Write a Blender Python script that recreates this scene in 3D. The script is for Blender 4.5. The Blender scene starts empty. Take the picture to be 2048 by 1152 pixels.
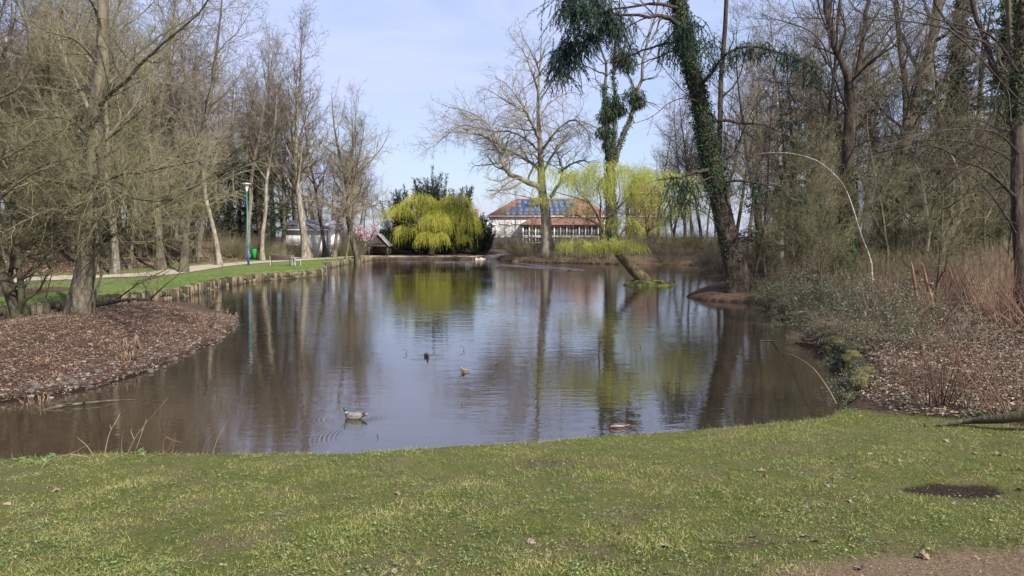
import bpy, math, random
import numpy as np
from math import radians
rng = np.random.default_rng(11)
random.seed(5)
SC = bpy.context.scene
COL = SC.collection
# ------------------------------------------------------------------ camera
F_PX = 1490.0; CAM_Z = 3.1
TH = math.atan(104.0 / F_PX)
cam_d = bpy.data.cameras.new("camera"); cam_d.sensor_width = 36.0; cam_d.lens = F_PX / 2048 * 36.0
cam_d.clip_start = 0.1; cam_d.clip_end = 3000
cam = bpy.data.objects.new("camera", cam_d); COL.objects.link(cam)
cam.location = (0, 0, CAM_Z); cam.rotation_euler = (math.pi / 2 - TH, 0, 0)
SC.camera = cam
# ------------------------------------------------------------------ sun and sky
SUN_EL, SUN_AZ = radians(40), radians(142)      # azimuth clockwise from +Y (the view direction)
sun_d = bpy.data.lights.new("sun", "SUN"); sun_d.energy = 5.0; sun_d.angle = radians(0.8); sun_d.color = (1.0, 0.94, 0.85)
sun = bpy.data.objects.new("sun", sun_d); COL.objects.link(sun)
sun.rotation_euler = (math.pi / 2 - SUN_EL, 0, math.pi - SUN_AZ)
W = bpy.data.worlds.new("World"); SC.world = W; W.use_nodes = True
nt = W.node_tree; nt.nodes.clear()
def wn(t, **k):
    n = nt.nodes.new(t)
    for a, b in k.items(): setattr(n, a, b)
    return n
sky = wn('ShaderNodeTexSky', sky_type='NISHITA', sun_disc=False, sun_elevation=SUN_EL, sun_rotation=SUN_AZ)
sky.air_density = 1.0; sky.dust_density = 1.2; sky.ozone_density = 2.0
tc = wn('ShaderNodeTexCoord'); mp = wn('ShaderNodeMapping'); mp.inputs['Scale'].default_value = (1.2, 1.6, 5.5); mp.inputs['Rotation'].default_value = (0, 0.22, 0)
n1 = wn('ShaderNodeTexNoise'); n1.inputs['Scale'].default_value = 1.6; n1.inputs['Detail'].default_value = 7; n1.inputs['Roughness'].default_value = 0.55
n1.inputs['Distortion'].default_value = 0.5
cr = wn('ShaderNodeMapRange'); cr.inputs['From Min'].default_value = 0.40; cr.inputs['From Max'].default_value = 0.60
cr.inputs['To Min'].default_value = 0.42; cr.inputs['To Max'].default_value = 0.92
mx = wn('ShaderNodeMix', data_type='RGBA'); mx.inputs['B'].default_value = (4.15, 4.65, 6.8, 1)
bg = wn('ShaderNodeBackground'); bg.inputs['Strength'].default_value = 0.1
wo = wn('ShaderNodeOutputWorld')
L = nt.links.new
L(tc.outputs['Generated'], mp.inputs[0]); L(mp.outputs[0], n1.inputs[0]); L(n1.outputs[0], cr.inputs[0])
L(cr.outputs[0], mx.inputs['Factor']); L(sky.outputs[0], mx.inputs['A']); L(mx.outputs['Result'], bg.inputs[0]); L(bg.outputs[0], wo.inputs[0])
SC.view_settings.view_transform = 'Standard'; SC.view_settings.look = 'None'
SC.view_settings.exposure = 0.72; SC.view_settings.gamma = 1.0
SC.view_settings.use_curve_mapping = False
SC.render.engine = 'CYCLES'
SC.cycles.max_bounces = 6; SC.cycles.diffuse_bounces = 3; SC.cycles.glossy_bounces = 3
SC.cycles.use_denoising = True

# ------------------------------------------------------------------ pixel of the photograph -> point in the world
CT, ST = math.cos(TH), math.sin(TH)
def ray(u, v):
    cx, cy = (u - 1024) / F_PX, (576 - v) / F_PX
    return np.array([cx, CT + cy * ST, -ST + cy * CT])
def at(u, v, Y):
    d = ray(u, v); return np.array([0, 0, CAM_Z]) + d * (Y / d[1])
def atz(u, v, z=0.0):
    d = ray(u, v); return np.array([0, 0, CAM_Z]) + d * ((z - CAM_Z) / d[2])
def unit(a):
    a = np.asarray(a, float); return a / np.maximum(np.linalg.norm(a, axis=-1, keepdims=True), 1e-9)
# ------------------------------------------------------------------ mesh helpers
class MB:
    """collects vertices and faces for one mesh object"""
    def __init__(s): s.v = []; s.n = 0; s.t = []; s.q = []; s.tm = []; s.qm = []
    def add(s, V, T=None, Q=None, m=0):
        V = np.asarray(V, np.float32).reshape(-1, 3)
        if T is not None and len(T):
            T = np.asarray(T).reshape(-1, 3); s.t.append(T + s.n); s.tm.append(np.full(len(T), m))
        if Q is not None and len(Q):
            Q = np.asarray(Q).reshape(-1, 4); s.q.append(Q + s.n); s.qm.append(np.full(len(Q), m))
        s.v.append(V); s.n += len(V); return s
    def mesh(s, name, mats, origin=(0, 0, 0), smooth=False):
        me = bpy.data.meshes.new(name)
        V = np.concatenate(s.v) - np.asarray(origin, np.float32)
        T = np.concatenate(s.t) if s.t else np.zeros((0, 3), int)
        Q = np.concatenate(s.q) if s.q else np.zeros((0, 4), int)
        me.vertices.add(len(V)); me.vertices.foreach_set('co', V.astype(np.float32).ravel())
        loops = np.concatenate([T.ravel(), Q.ravel()]).astype(np.int32)
        me.loops.add(len(loops)); me.loops.foreach_set('vertex_index', loops)
        n = len(T) + len(Q); me.polygons.add(n)
        st = np.concatenate([np.arange(len(T)) * 3, len(T) * 3 + np.arange(len(Q)) * 4]).astype(np.int32)
        me.polygons.foreach_set('loop_start', st)
        mi = np.concatenate((s.tm or [np.zeros(0, int)]) + (s.qm or [np.zeros(0, int)])).astype(np.int32)
        me.polygons.foreach_set('material_index', mi)
        if smooth: me.polygons.foreach_set('use_smooth', np.ones(n, bool))
        me.update(calc_edges=True); me.validate()
        for m in (mats if isinstance(mats, (list, tuple)) else [mats]): me.materials.append(m)
        return me
    def box(s, c, d, rz=0.0, m=0, rx=0.0, ry=0.0):
        c = np.asarray(c, float); h = np.asarray(d, float) / 2
        V = np.array([[x, y, z] for x in (-1, 1) for y in (-1, 1) for z in (-1, 1)], float) * h
        if rx: a = math.cos(rx); b = math.sin(rx); V = V @ np.array([[1, 0, 0], [0, a, b], [0, -b, a]])
        if ry: a = math.cos(ry); b = math.sin(ry); V = V @ np.array([[a, 0, -b], [0, 1, 0], [b, 0, a]])
        if rz: a = math.cos(rz); b = math.sin(rz); V = V @ np.array([[a, b, 0], [-b, a, 0], [0, 0, 1]])
        return s.add(V + c, None, [[0, 1, 3, 2], [4, 6, 7, 5], [0, 4, 5, 1], [2, 3, 7, 6], [0, 2, 6, 4], [1, 5, 7, 3]], m)
    def poly(s, pts, m=0):
        n = len(pts)
        if n == 4: s.add(pts, None, [[0, 1, 2, 3]], m)
        elif n == 3: s.add(pts, [[0, 1, 2]], None, m)
        return s
    def tubes(s, P, R, S=6, spike=False, m=0, cap=False):
        P = np.asarray(P, float); R = np.asarray(R, float)
        if P.ndim == 2: P = P[None]; R = R[None]
        N, K, _ = P.shape
        if N == 0: return s
        T = np.empty_like(P); T[:, 1:-1] = P[:, 2:] - P[:, :-2]; T[:, 0] = P[:, 1] - P[:, 0]; T[:, -1] = P[:, -1] - P[:, -2]
        T = unit(T); ref = rng.normal(size=(N, 3)); md = unit(P[:, -1] - P[:, 0]); ref = unit(ref - (ref * md).sum(1, keepdims=True) * md)
        U = unit(np.cross(T, ref[:, None])); Wd = np.cross(T, U)
        a = np.arange(S) * 2 * math.pi / S
        V = P[:, :, None] + R[:, :, None, None] * (np.cos(a)[:, None] * U[:, :, None] + np.sin(a)[:, None] * Wd[:, :, None])
        j = np.arange(S); j2 = (j + 1) % S
        if spike:
            V = V[:, :-1]; per = (K - 1) * S + 1
            V = np.concatenate([V.reshape(N, -1, 3), P[:, -1:]], 1)
            Q = np.zeros((0, 4), int)
            if K > 2:
                k = np.arange(K - 2)[:, None] * S
                Q = np.stack([k + j, k + j2, k + S + j2, k + S + j], -1).reshape(-1, 4)
            b = (K - 2) * S
            Tt = np.stack([b + j, b + j2, np.full(S, per - 1)], -1)
            off = (np.arange(N) * per)[:, None, None]
            return s.add(V, (Tt[None] + off).reshape(-1, 3), (Q[None] + off).reshape(-1, 4), m)
        per = K * S; V = V.reshape(N, -1, 3)
        k = np.arange(K - 1)[:, None] * S
        Q = np.stack([k + j, k + j2, k + S + j2, k + S + j], -1).reshape(-1, 4)
        off = (np.arange(N) * per)[:, None, None]
        Tt = None
        if cap:
            c1 = np.stack([np.zeros(S - 2, int), j[2:], j[1:-1]], -1); c2 = np.stack([np.zeros(S - 2, int), j[1:-1], j[2:]], -1) + (K - 1) * S
            Tt = (np.concatenate([c1, c2])[None] + off).reshape(-1, 3)
        return s.add(V, Tt, (Q[None] + off).reshape(-1, 4), m)
    def leaves(s, C, D, L_, Wd, fold=0.25, m=0, nrm=None):
        """folded two-triangle leaves: centre C, direction D, length L_, width Wd"""
        N = len(C); D = unit(D)
        if nrm is None: nrm = rng.normal(size=(N, 3))
        side = unit(np.cross(D, nrm)); up = np.cross(side, D)
        L_ = np.broadcast_to(L_, (N,))[:, None]; Wd = np.broadcast_to(Wd, (N,))[:, None]
        a = C; b = C + D * L_ * .5 + side * Wd * .5 + up * Wd * fold; c = C + D * L_; d = C + D * L_ * .45 - side * Wd * .5 + up * Wd * fold
        V = np.stack([a, b, c, d], 1); o = (np.arange(N) * 4)[:, None]
        T = np.concatenate([np.array([[0, 1, 2]]) + o, np.array([[0, 2, 3]]) + o])
        return s.add(V, T, None, m)
    def blades(s, C, D, L_, Wd, m=0):
        N = len(C); D = unit(D); side = unit(np.cross(D, rng.normal(size=(N, 3))))
        L_ = np.broadcast_to(L_, (N,))[:, None]; Wd = np.broadcast_to(Wd, (N,))[:, None]
        V = np.stack([C - side * Wd / 2, C + side * Wd / 2, C + D * L_], 1)
        return s.add(V, np.arange(3 * N).reshape(-1, 3), None, m)
def tag(o, label=None, cat=None, group=None, kind=None):
    if label: o['label'] = label
    if cat: o['category'] = cat
    if group: o['group'] = group
    if kind: o['kind'] = kind
    return o
def root(name, loc, label, cat, group=None):
    o = bpy.data.objects.new(name, None); COL.objects.link(o); o.location = tuple(float(x) for x in loc); o.empty_display_size = .2
    return tag(o, label, cat, group)
def obj(name, me, parent=None, loc=None):
    o = bpy.data.objects.new(name, me); COL.objects.link(o)
    if parent is not None: o.parent = parent
    if loc is not None: o.location = tuple(float(x) for x in loc)
    return o
def part(name, mb, mats, parent, smooth=False, kind=None, world=True):
    """world=True: coordinates given in the world, stored relative to the parent's base"""
    p = parent
    org = np.zeros(3)
    while world and p is not None: org = org + np.array(p.location); p = p.parent
    o = obj(name, mb.mesh(name, mats, org, smooth), parent)
    if name == 'twigs': kind = 'stuff'
    if kind: o['kind'] = kind
    return o
# ------------------------------------------------------------------ materials
def mat(name, cols, scale=4.0, rough=0.85, bump=0.0, bscale=None, stretch=(1, 1, 1), island=0.0, objvar=0.0, detail=4, spec=0.3, hi=(0.3, 0.7), metallic=0.0, trans=None):
    m = bpy.data.materials.new(name); m.use_nodes = True; t = m.node_tree; b = t.nodes['Principled BSDF']
    b.inputs['Roughness'].default_value = rough; b.inputs['Specular IOR Level'].default_value = spec; b.inputs['Metallic'].default_value = metallic
    l = t.links.new; N = t.nodes.new
    if len(cols) == 1 and not island and not objvar:
        b.inputs['Base Color'].default_value = (*cols[0], 1)
        if not bump: return m
    g = N('ShaderNodeTexCoord'); mp_ = N('ShaderNodeMapping'); mp_.inputs['Scale'].default_value = stretch
    no = N('ShaderNodeTexNoise'); no.inputs['Scale'].default_value = scale; no.inputs['Detail'].default_value = detail; no.inputs['Roughness'].default_value = .6
    l(g.outputs['Object'], mp_.inputs[0]); l(mp_.outputs[0], no.inputs[0])
    fac = no.outputs[0]
    r = N('ShaderNodeValToRGB'); e = r.color_ramp.elements
    for i, c in enumerate(cols):
        p = hi[0] + (hi[1] - hi[0]) * (i / max(1, len(cols) - 1))
        if i < 2 and len(cols) > 1: el = e[i]; el.position = p
        elif len(cols) == 1: el = e[i]; el.position = 0
        else: el = e.new(p)
        el.color = (*c, 1)
    if len(cols) == 1: e[1].color = (*cols[0], 1)
    if island:
        geo = N('ShaderNodeNewGeometry'); ad = N('ShaderNodeMath'); ad.operation = 'MULTIPLY_ADD'; ad.inputs[1].default_value = island
        sb = N('ShaderNodeMath'); sb.operation = 'SUBTRACT'; sb.inputs[1].default_value = 0.5
        l(geo.outputs['Random Per Island'], sb.inputs[0]); l(sb.outputs[0], ad.inputs[0]); l(fac, ad.inputs[2]); fac = ad.outputs[0]
    if objvar:
        oi = N('ShaderNodeObjectInfo'); ad = N('ShaderNodeMath'); ad.operation = 'MULTIPLY_ADD'; ad.inputs[1].default_value = objvar
        sb = N('ShaderNodeMath'); sb.operation = 'SUBTRACT'; sb.inputs[1].default_value = 0.5
        l(oi.outputs['Random'], sb.inputs[0]); l(sb.outputs[0], ad.inputs[0]); l(fac, ad.inputs[2]); fac = ad.outputs[0]
    l(fac, r.inputs[0]); l(r.outputs[0], b.inputs['Base Color'])
    if bump:
        n2 = N('ShaderNodeTexNoise'); n2.inputs['Scale'].default_value = bscale or scale * 3; n2.inputs['Detail'].default_value = 5
        l(mp_.outputs[0], n2.inputs[0]); bp = N('ShaderNodeBump'); bp.inputs['Strength'].default_value = bump; bp.inputs['Distance'].default_value = 0.05
        l(n2.outputs[0], bp.inputs['Height']); l(bp.outputs[0], b.inputs['Normal'])
    if trans:
        tr = N('ShaderNodeBsdfTranslucent'); l(r.outputs[0], tr.inputs[0]); ms = N('ShaderNodeMixShader'); ms.inputs[0].default_value = trans
        out = t.nodes['Material Output']; l(b.outputs[0], ms.inputs[1]); l(tr.outputs[0], ms.inputs[2]); l(ms.outputs[0], out.inputs[0])
    return m
M = {}
M['bark'] = mat('bark', [(.035, .029, .019), (.095, .08, .055), (.175, .15, .108)], 5, .9, .8, 14, (1, 1, .22), objvar=.25)
M['bark_moss'] = mat('bark_moss', [(.032, .028, .017), (.08, .068, .045), (.095, .09, .042)], 3, .9, .9, 16, (1, 1, .25))
M['bark_pale'] = mat('bark_pale', [(.075, .065, .048), (.18, .155, .12), (.33, .285, .23)], 5, .85, .5, 12, (1, 1, .3), objvar=.15)
M['bark_dark'] = mat('bark_dark', [(.018, .014, .011), (.045, .033, .025), (.085, .065, .05)], 6, .95, 1.0, 18, (1, 1, .3))
M['bark_plane'] = mat('bark_plane', [(.09, .08, .055), (.19, .17, .115), (.32, .29, .21)], 2.2, .85, .4, 9, (1, 1, .6))
M['bark_willow'] = mat('bark_willow', [(.03, .022, .014), (.085, .062, .036), (.14, .12, .055)], 6, .9, .9, 14, (1, 1, .3))
M['twig'] = mat('twig', [(.07, .056, .038), (.155, .128, .09), (.27, .23, .165)], 1.2, .85, objvar=.5)
M['twig_olive'] = mat('twig_olive', [(.05, .046, .022), (.105, .097, .048), (.18, .165, .085)], 1.2, .85, objvar=.3)
M['twig_red'] = mat('twig_red', [(.065, .03, .022), (.14, .072, .048), (.20, .125, .08)], 3, .7, objvar=.4)
M['twig_straw'] = mat('twig_straw', [(.10, .07, .042), (.19, .14, .085), (.28, .215, .135)], 3, .8, objvar=.4, island=.3)
M['twig_dark'] = mat('twig_dark', [(.025, .02, .014), (.06, .047, .034), (.10, .08, .055)], 1.5, .85, objvar=.3)
M['conifer'] = mat('conifer', [(.012, .022, .010), (.026, .044, .018), (.05, .07, .028)], 1.5, .8, island=.35, trans=.12)
M['spruce'] = mat('spruce', [(.008, .02, .014), (.018, .042, .024), (.04, .07, .035)], 1.5, .7, island=.4, trans=.12)
M['ivy'] = mat('ivy', [(.010, .02, .008), (.022, .045, .014), (.05, .085, .03)], 3, .6, island=.6, spec=.18)
M['willow_leaf'] = mat('willow_leaf', [(.36, .375, .045), (.57, .57, .10), (.69, .68, .18)], 2.5, .6, island=.3, trans=.5)
M['willow_leaf_pale'] = mat('willow_leaf_pale', [(.30, .33, .04), (.50, .53, .11), (.64, .65, .20)], 2.5, .6, island=.3, trans=.5)
M['litter'] = mat('litter', [(.06, .034, .025), (.15, .085, .062), (.25, .165, .125), (.38, .30, .245)], 3, .8, island=.55, hi=(.15, .85), trans=.1)
M['litter_dull'] = mat('litter_dull', [(.05, .034, .022), (.13, .095, .065), (.22, .17, .12), (.38, .31, .23)], 3, .85, island=.6, hi=(.15, .85))
M['grass'] = mat('grass', [(.055, .075, .02), (.14, .175, .042), (.235, .245, .07), (.36, .32, .13), (.48, .40, .21)], 1.3, .6, island=.5, hi=(.2, .9), trans=.25, spec=.2)
M['clover'] = mat('clover', [(.07, .12, .035), (.12, .19, .06), (.20, .25, .10)], 1, .6, island=.5, trans=.15)
M['stone'] = mat('stone', [(.035, .03, .018), (.10, .08, .047), (.21, .17, .105)], 7, .95, .9, 20, objvar=.5)
M['stone_grey'] = mat('stone_grey', [(.045, .038, .032), (.11, .093, .08), (.22, .19, .165)], 6, .9, .6, 20, island=.5)
M['bramble'] = mat('bramble', [(.055, .06, .035), (.11, .12, .075), (.20, .20, .14)], 2, .6, island=.5, trans=.1)
# ------------------------------------------------------------------ the pond's outline (waterline, z = 0)
# each row: photo pixel of the waterline, and the bank that starts there: (lip height, slope, cap, edge width)
LAWN = (0.20, 0.118, 1.6, 0.30); BANK = (0.50, 0.045, 1.3, 0.55); SPIT = (0.12, 0.30, 0.45, 0.5)
FAR = (0.33, 0.02, 0.8, 0.25); WALL = (0.60, 0.012, 0.3, 0.22); PEN = (0.10, 0.20, 0.62, 0.35); FARB = (0.45, 0.03, 0.9, 0.8)
def zp(u, v): return tuple(atz(u, v, 0.0)[:2])
def lawn_p(u, v): p = atz(u, v, 0.2); return (p[0], p[1] + 0.12)
OUT = []
def seg(kind, pts, f=zp):
    for p in pts: OUT.append((f(*p), kind))
seg(LAWN, [(-900, 960), (-300, 925), (0, 914), (200, 907), (500, 906), (700, 903), (850, 894), (1000, 886), (1200, 871), (1400, 857), (1550, 844), (1640, 834)], lawn_p)
seg(BANK, [(1700, 805), (1712, 775), (1692, 740), (1650, 700), (1600, 665), (1550, 642), (1522, 618)])
seg(SPIT, [(1500, 606), (1450, 604), (1400, 601), (1372, 595), (1392, 584), (1440, 576)])
seg(BANK, [(1475, 568), (1450, 553), (1420, 540)])
seg(FARB, [(1395, 531), (1330, 529), (1270, 529), (1200, 528), (1130, 526), (1050, 524), (1005, 521)])
seg(FAR, [(985, 518), (940, 519), (860, 519), (790, 519)])
seg(WALL, [(742, 521), (700, 527), (655, 536), (640, 539), (652, 546), (640, 552), (590, 557), (500, 564), (440, 575), (380, 590), (330, 602), (180, 619), (0, 643), (-200, 670), (-900, 760)])
seg(PEN, [(-900, 840), (-200, 690), (0, 662), (180, 634), (330, 612), (400, 612), (455, 628), (478, 645), (474, 660), (440, 682), (380, 708), (300, 742), (200, 775), (100, 795), (0, 806), (-300, 840), (-900, 890)])
PX_ = np.array([o[0] for o in OUT]); ATT = np.array([o[1] for o in OUT], float)
NX_ = np.roll(PX_, -1, 0)
# densify + wobble so that the waterline is not straight
pp, aa = [], []
_r = np.random.default_rng(3)
for a, b, t in zip(PX_, NX_, ATT):
    d = np.linalg.norm(b - a); n = max(1, int(min(d / 1.2, 14)))
    for k in range(n):
        w = 0 if k == 0 else 1
        amp = {0.20: .09, 0.50: .22, 0.12: .12, 0.45: .25, 0.10: .14}.get(float(t[0]), .03)
        pp.append(a + (b - a) * k / n + w * _r.normal(size=2) * amp); aa.append(t)
POND = np.array(pp); PAT = np.array(aa); PN = np.roll(POND, -1, 0)
def pond_sd(x, y):
    """signed distance to the waterline (positive on land) and the blended bank profile"""
    x = np.asarray(x, float).ravel(); y = np.asarray(y, float).ravel()
    S = np.full(len(x), 1e9); ins = np.zeros(len(x), bool); wsum = np.zeros(len(x)); A = np.zeros((len(x), 4))
    for a, b, t in zip(POND, PN, PAT):
        e = b - a; q = ((x - a[0]) * e[0] + (y - a[1]) * e[1]) / max(e @ e, 1e-9); q = np.clip(q, 0, 1)
        d = np.hypot(x - a[0] - q * e[0], y - a[1] - q * e[1]); S = np.minimum(S, d)
        w = 1 / (d ** 3 + 1e-4) * (0.2 + np.linalg.norm(e)); wsum += w; A += w[:, None] * t
        c = ((a[1] > y) != (b[1] > y)) & (x < (b[0] - a[0]) * (y - a[1]) / (b[1] - a[1] + 1e-12) + a[0]); ins ^= c
    return np.where(ins, -S, S), A / wsum[:, None]
# the gravel path's centre line
PATH = np.array([atz(u, v, .68)[:2] for u, v in [(-700, 640), (-250, 592), (30, 570), (150, 559.5), (300, 550), (420, 534.5), (500, 525.8), (580, 520.5), (650, 516.3)]] +
                [np.array([atz(u, 519.5, 0)[0], atz(u, 519.5, 0)[1] + d]) for u, d in [(735, 2.2), (790, 2.4), (860, 2.4), (940, 2.4), (990, 3.2), (1020, 5.5)]])
def line_sd(P, x, y):
    S = np.full(np.shape(x), 1e9); sg = np.ones(np.shape(x))
    for a, b in zip(P[:-1], P[1:]):
        e = b - a; q = np.clip(((x - a[0]) * e[0] + (y - a[1]) * e[1]) / (e @ e), 0, 1)
        dx, dy = x - a[0] - q * e[0], y - a[1] - q * e[1]; d = np.hypot(dx, dy)
        cr_ = e[0] * dy - e[1] * dx; m = d < S; S = np.where(m, d, S); sg = np.where(m, np.sign(cr_), sg)
    return S * sg
def sm(t): t = np.clip(t, 0, 1); return t * t * (3 - 2 * t)
def vnoise(x, y, f, s=0):
    """cheap smooth noise"""
    return (np.sin(x * f * 1.3 + 1.7 * s + 2 * np.sin(y * f * .7 + s)) + np.sin(y * f * 1.1 + 2.3 * s + 2 * np.sin(x * f * .9 - s))) * .25 + \
           (np.sin(x * f * 2.9 + s * 3 + np.sin(y * f * 2.1)) * np.sin(y * f * 3.3 - s)) * .25
def height(x, y):
    x = np.asarray(x, float); y = np.asarray(y, float); shp = x.shape
    s, A = pond_sd(x, y); x = x.ravel(); y = y.ravel()
    h0, a, cap, ew = A.T
    land = h0 * sm(s / ew) + np.minimum(a * np.maximum(s, 0), cap)
    rough = np.clip(h0 * 1.2 - .28, 0, .5)
    wall = np.exp(-((h0 - .60) / .05) ** 2); lawn = np.exp(-((h0 - .20) / .06) ** 2)
    pd = line_sd(PATH, x, y)
    hill = 2.7 * sm((pd - 2.2) / 14) * sm((112 - y) / 60) + .5 * sm((pd - 3) / 14)
    flat = np.exp(-(pd / 2.2) ** 2)
    far = sm((y - 94) / 10); hill = hill * (1 - far) + far * .35 * sm((y - 98) / 12)
    bump = vnoise(x, y, 1.1) * .12 + vnoise(x, y, .35, 2) * .16 + vnoise(x, y, 3.7, 5) * .03
    z = land + hill + bump * (1 - wall) * (1 - .86 * lawn) * (1 - flat) * sm(s / 1.2)
    ch = atz(1900, 990, .65); z = z - .09 * np.exp(-(((x - ch[0]) / .42) ** 2 + ((y - ch[1]) / .26) ** 2) ** 2) + lawn * .022 * vnoise(x, y, 2.3, 7) * sm(s / .6) * (y < 20)
    sea = -np.minimum(.9, .15 + .6 * np.maximum(-s, 0))
    z = np.where(s > 0, z, sea * sm(-s / .25))
    return z.reshape(shp)
def H1(x, y): return float(height(np.array([x]), np.array([y]))[0])
def spread(*segs):
    out = []
    for a, b, d in segs: out.append(np.arange(a, b, d))
    return np.concatenate(out)
gx = spread((-12, 12, .26), (12, 42, .5), (42, 70, 1.5), (70, 140, 6), (140, 700, 45)); gx = np.concatenate([-gx[gx > 12][::-1], gx])
gy = spread((-6, 4, 1), (4, 15, .12), (15, 40, .3), (40, 100, .42), (100, 150, 1.5), (150, 230, 6), (230, 1400, 60))
GX, GY = np.meshgrid(gx, gy); GZ = height(GX, GY)
nx, ny = len(gx), len(gy)
i = np.arange(nx - 1)[None] + np.arange(ny - 1)[:, None] * nx
gm = MB(); gm.add(np.stack([GX, GY, GZ], -1), None, np.stack([i, i + 1, i + nx + 1, i + nx], -1).reshape(-1, 4))
sd, A_ = pond_sd(GX, GY); pdist = line_sd(PATH, GX.ravel(), GY.ravel())
h0 = A_[:, 0]
X_, Y_ = GX.ravel(), GY.ravel()
wall_w = np.clip(1 - np.abs(h0 - .60) / .12, 0, 1)
# masks: grass on the front lawn and the verge, leaf litter elsewhere, bare earth
lawn_w = sm((.34 - h0) / .12) * sm((h0 - .14) / .04)
YB = 12.9 - np.clip((X_ - 5.2) * 1.6, 0, 2.9) - .05 * np.maximum(X_ - 7, 0)      # the lawn ends where the right bank's undergrowth starts
lawn_w = np.where(X_ > 3.5, sm((YB - Y_) / .8 + .3), np.maximum(lawn_w * (Y_ < 18), (Y_ < 9)))
verge = ((pdist < 2.6) & (pdist > -30) & (h0 > .5) & (X_ < 2) & (Y_ > 20) & (Y_ < 100)).astype(float) * np.clip(wall_w * 2, 0, 1)
verge = np.maximum(verge, (np.abs(pdist) < 3.2) * (Y_ > 20) * .9)
verge = verge * (1 - sm((Y_ - 88) / 5)); far_grass = (Y_ > 100) * 0.45
litter = np.clip(1 - np.maximum.reduce([lawn_w, verge, far_grass]), 0, 1)
dirt = np.zeros(len(X_))
for (u, v, ax, ay, w) in [(800, 985, .16, .10, .7), (1090, 940, .6, .4, .8), (1300, 1030, .25, .15, .7), (620, 915, .2, .1, .6), (1990, 1000, .5, .3, .4), (450, 1100, .35, .12, .6), (1150, 1140, .4, .1, .7), (1500, 1140, .35, .1, .9), (1380, 925, .3, .3, .55), (930, 1020, .4, .15, .6), (700, 1150, .3, .08, .8), (250, 1030, .3, .12, .55), (2020, 930, .5, .4, .6), (1700, 900, .5, .2, .5), (1240, 960, .3, .2, .55), (760, 940, .3, .15, .55), (1620, 1050, .3, .12, .6)]:
    c = atz(u, v, .65 if v > 960 else .35); dirt = np.maximum(dirt, w * np.exp(-(((X_ - c[0]) / ax) ** 2 + ((Y_ - c[1]) / ay) ** 2) * (1 + .5 * np.sin(X_ * 9 + Y_ * 5) * np.sin(Y_ * 13 - X_ * 4))))
c0 = atz(1800, 1100, .83); c1 = atz(2100, 1120, .83)
trod = np.exp(-np.maximum(0, (Y_ - (4.22 + .25 * (X_ - 1.2))) / .40) ** 2) * sm((X_ - .6) / 1.4) * (Y_ < 8)
gmesh = gm.mesh("ground", None or [], smooth=True)
c = atz(1900, 990, .65); hole = np.exp(-(((X_ - c[0]) / (.52 * (1 + .12 * np.sin(Y_ * 17)))) ** 2 + ((Y_ - c[1]) / (.25 * (1 + .14 * np.sin(X_ * 9 + 2) + .08 * np.sin(X_ * 23)))) ** 2) ** 1.5)
for nm, arr in (('hole', hole), ('grass', np.maximum(lawn_w, verge)), ('dirt', dirt), ('trod', trod), ('far', far_grass), ('verge', verge), ('wet', np.clip(1 - np.abs(sd) / .35, 0, 1) * (h0 < .6))):
    at_ = gmesh.attributes.new(nm, 'FLOAT', 'POINT'); at_.data.foreach_set('value', np.asarray(arr, np.float32))
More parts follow.
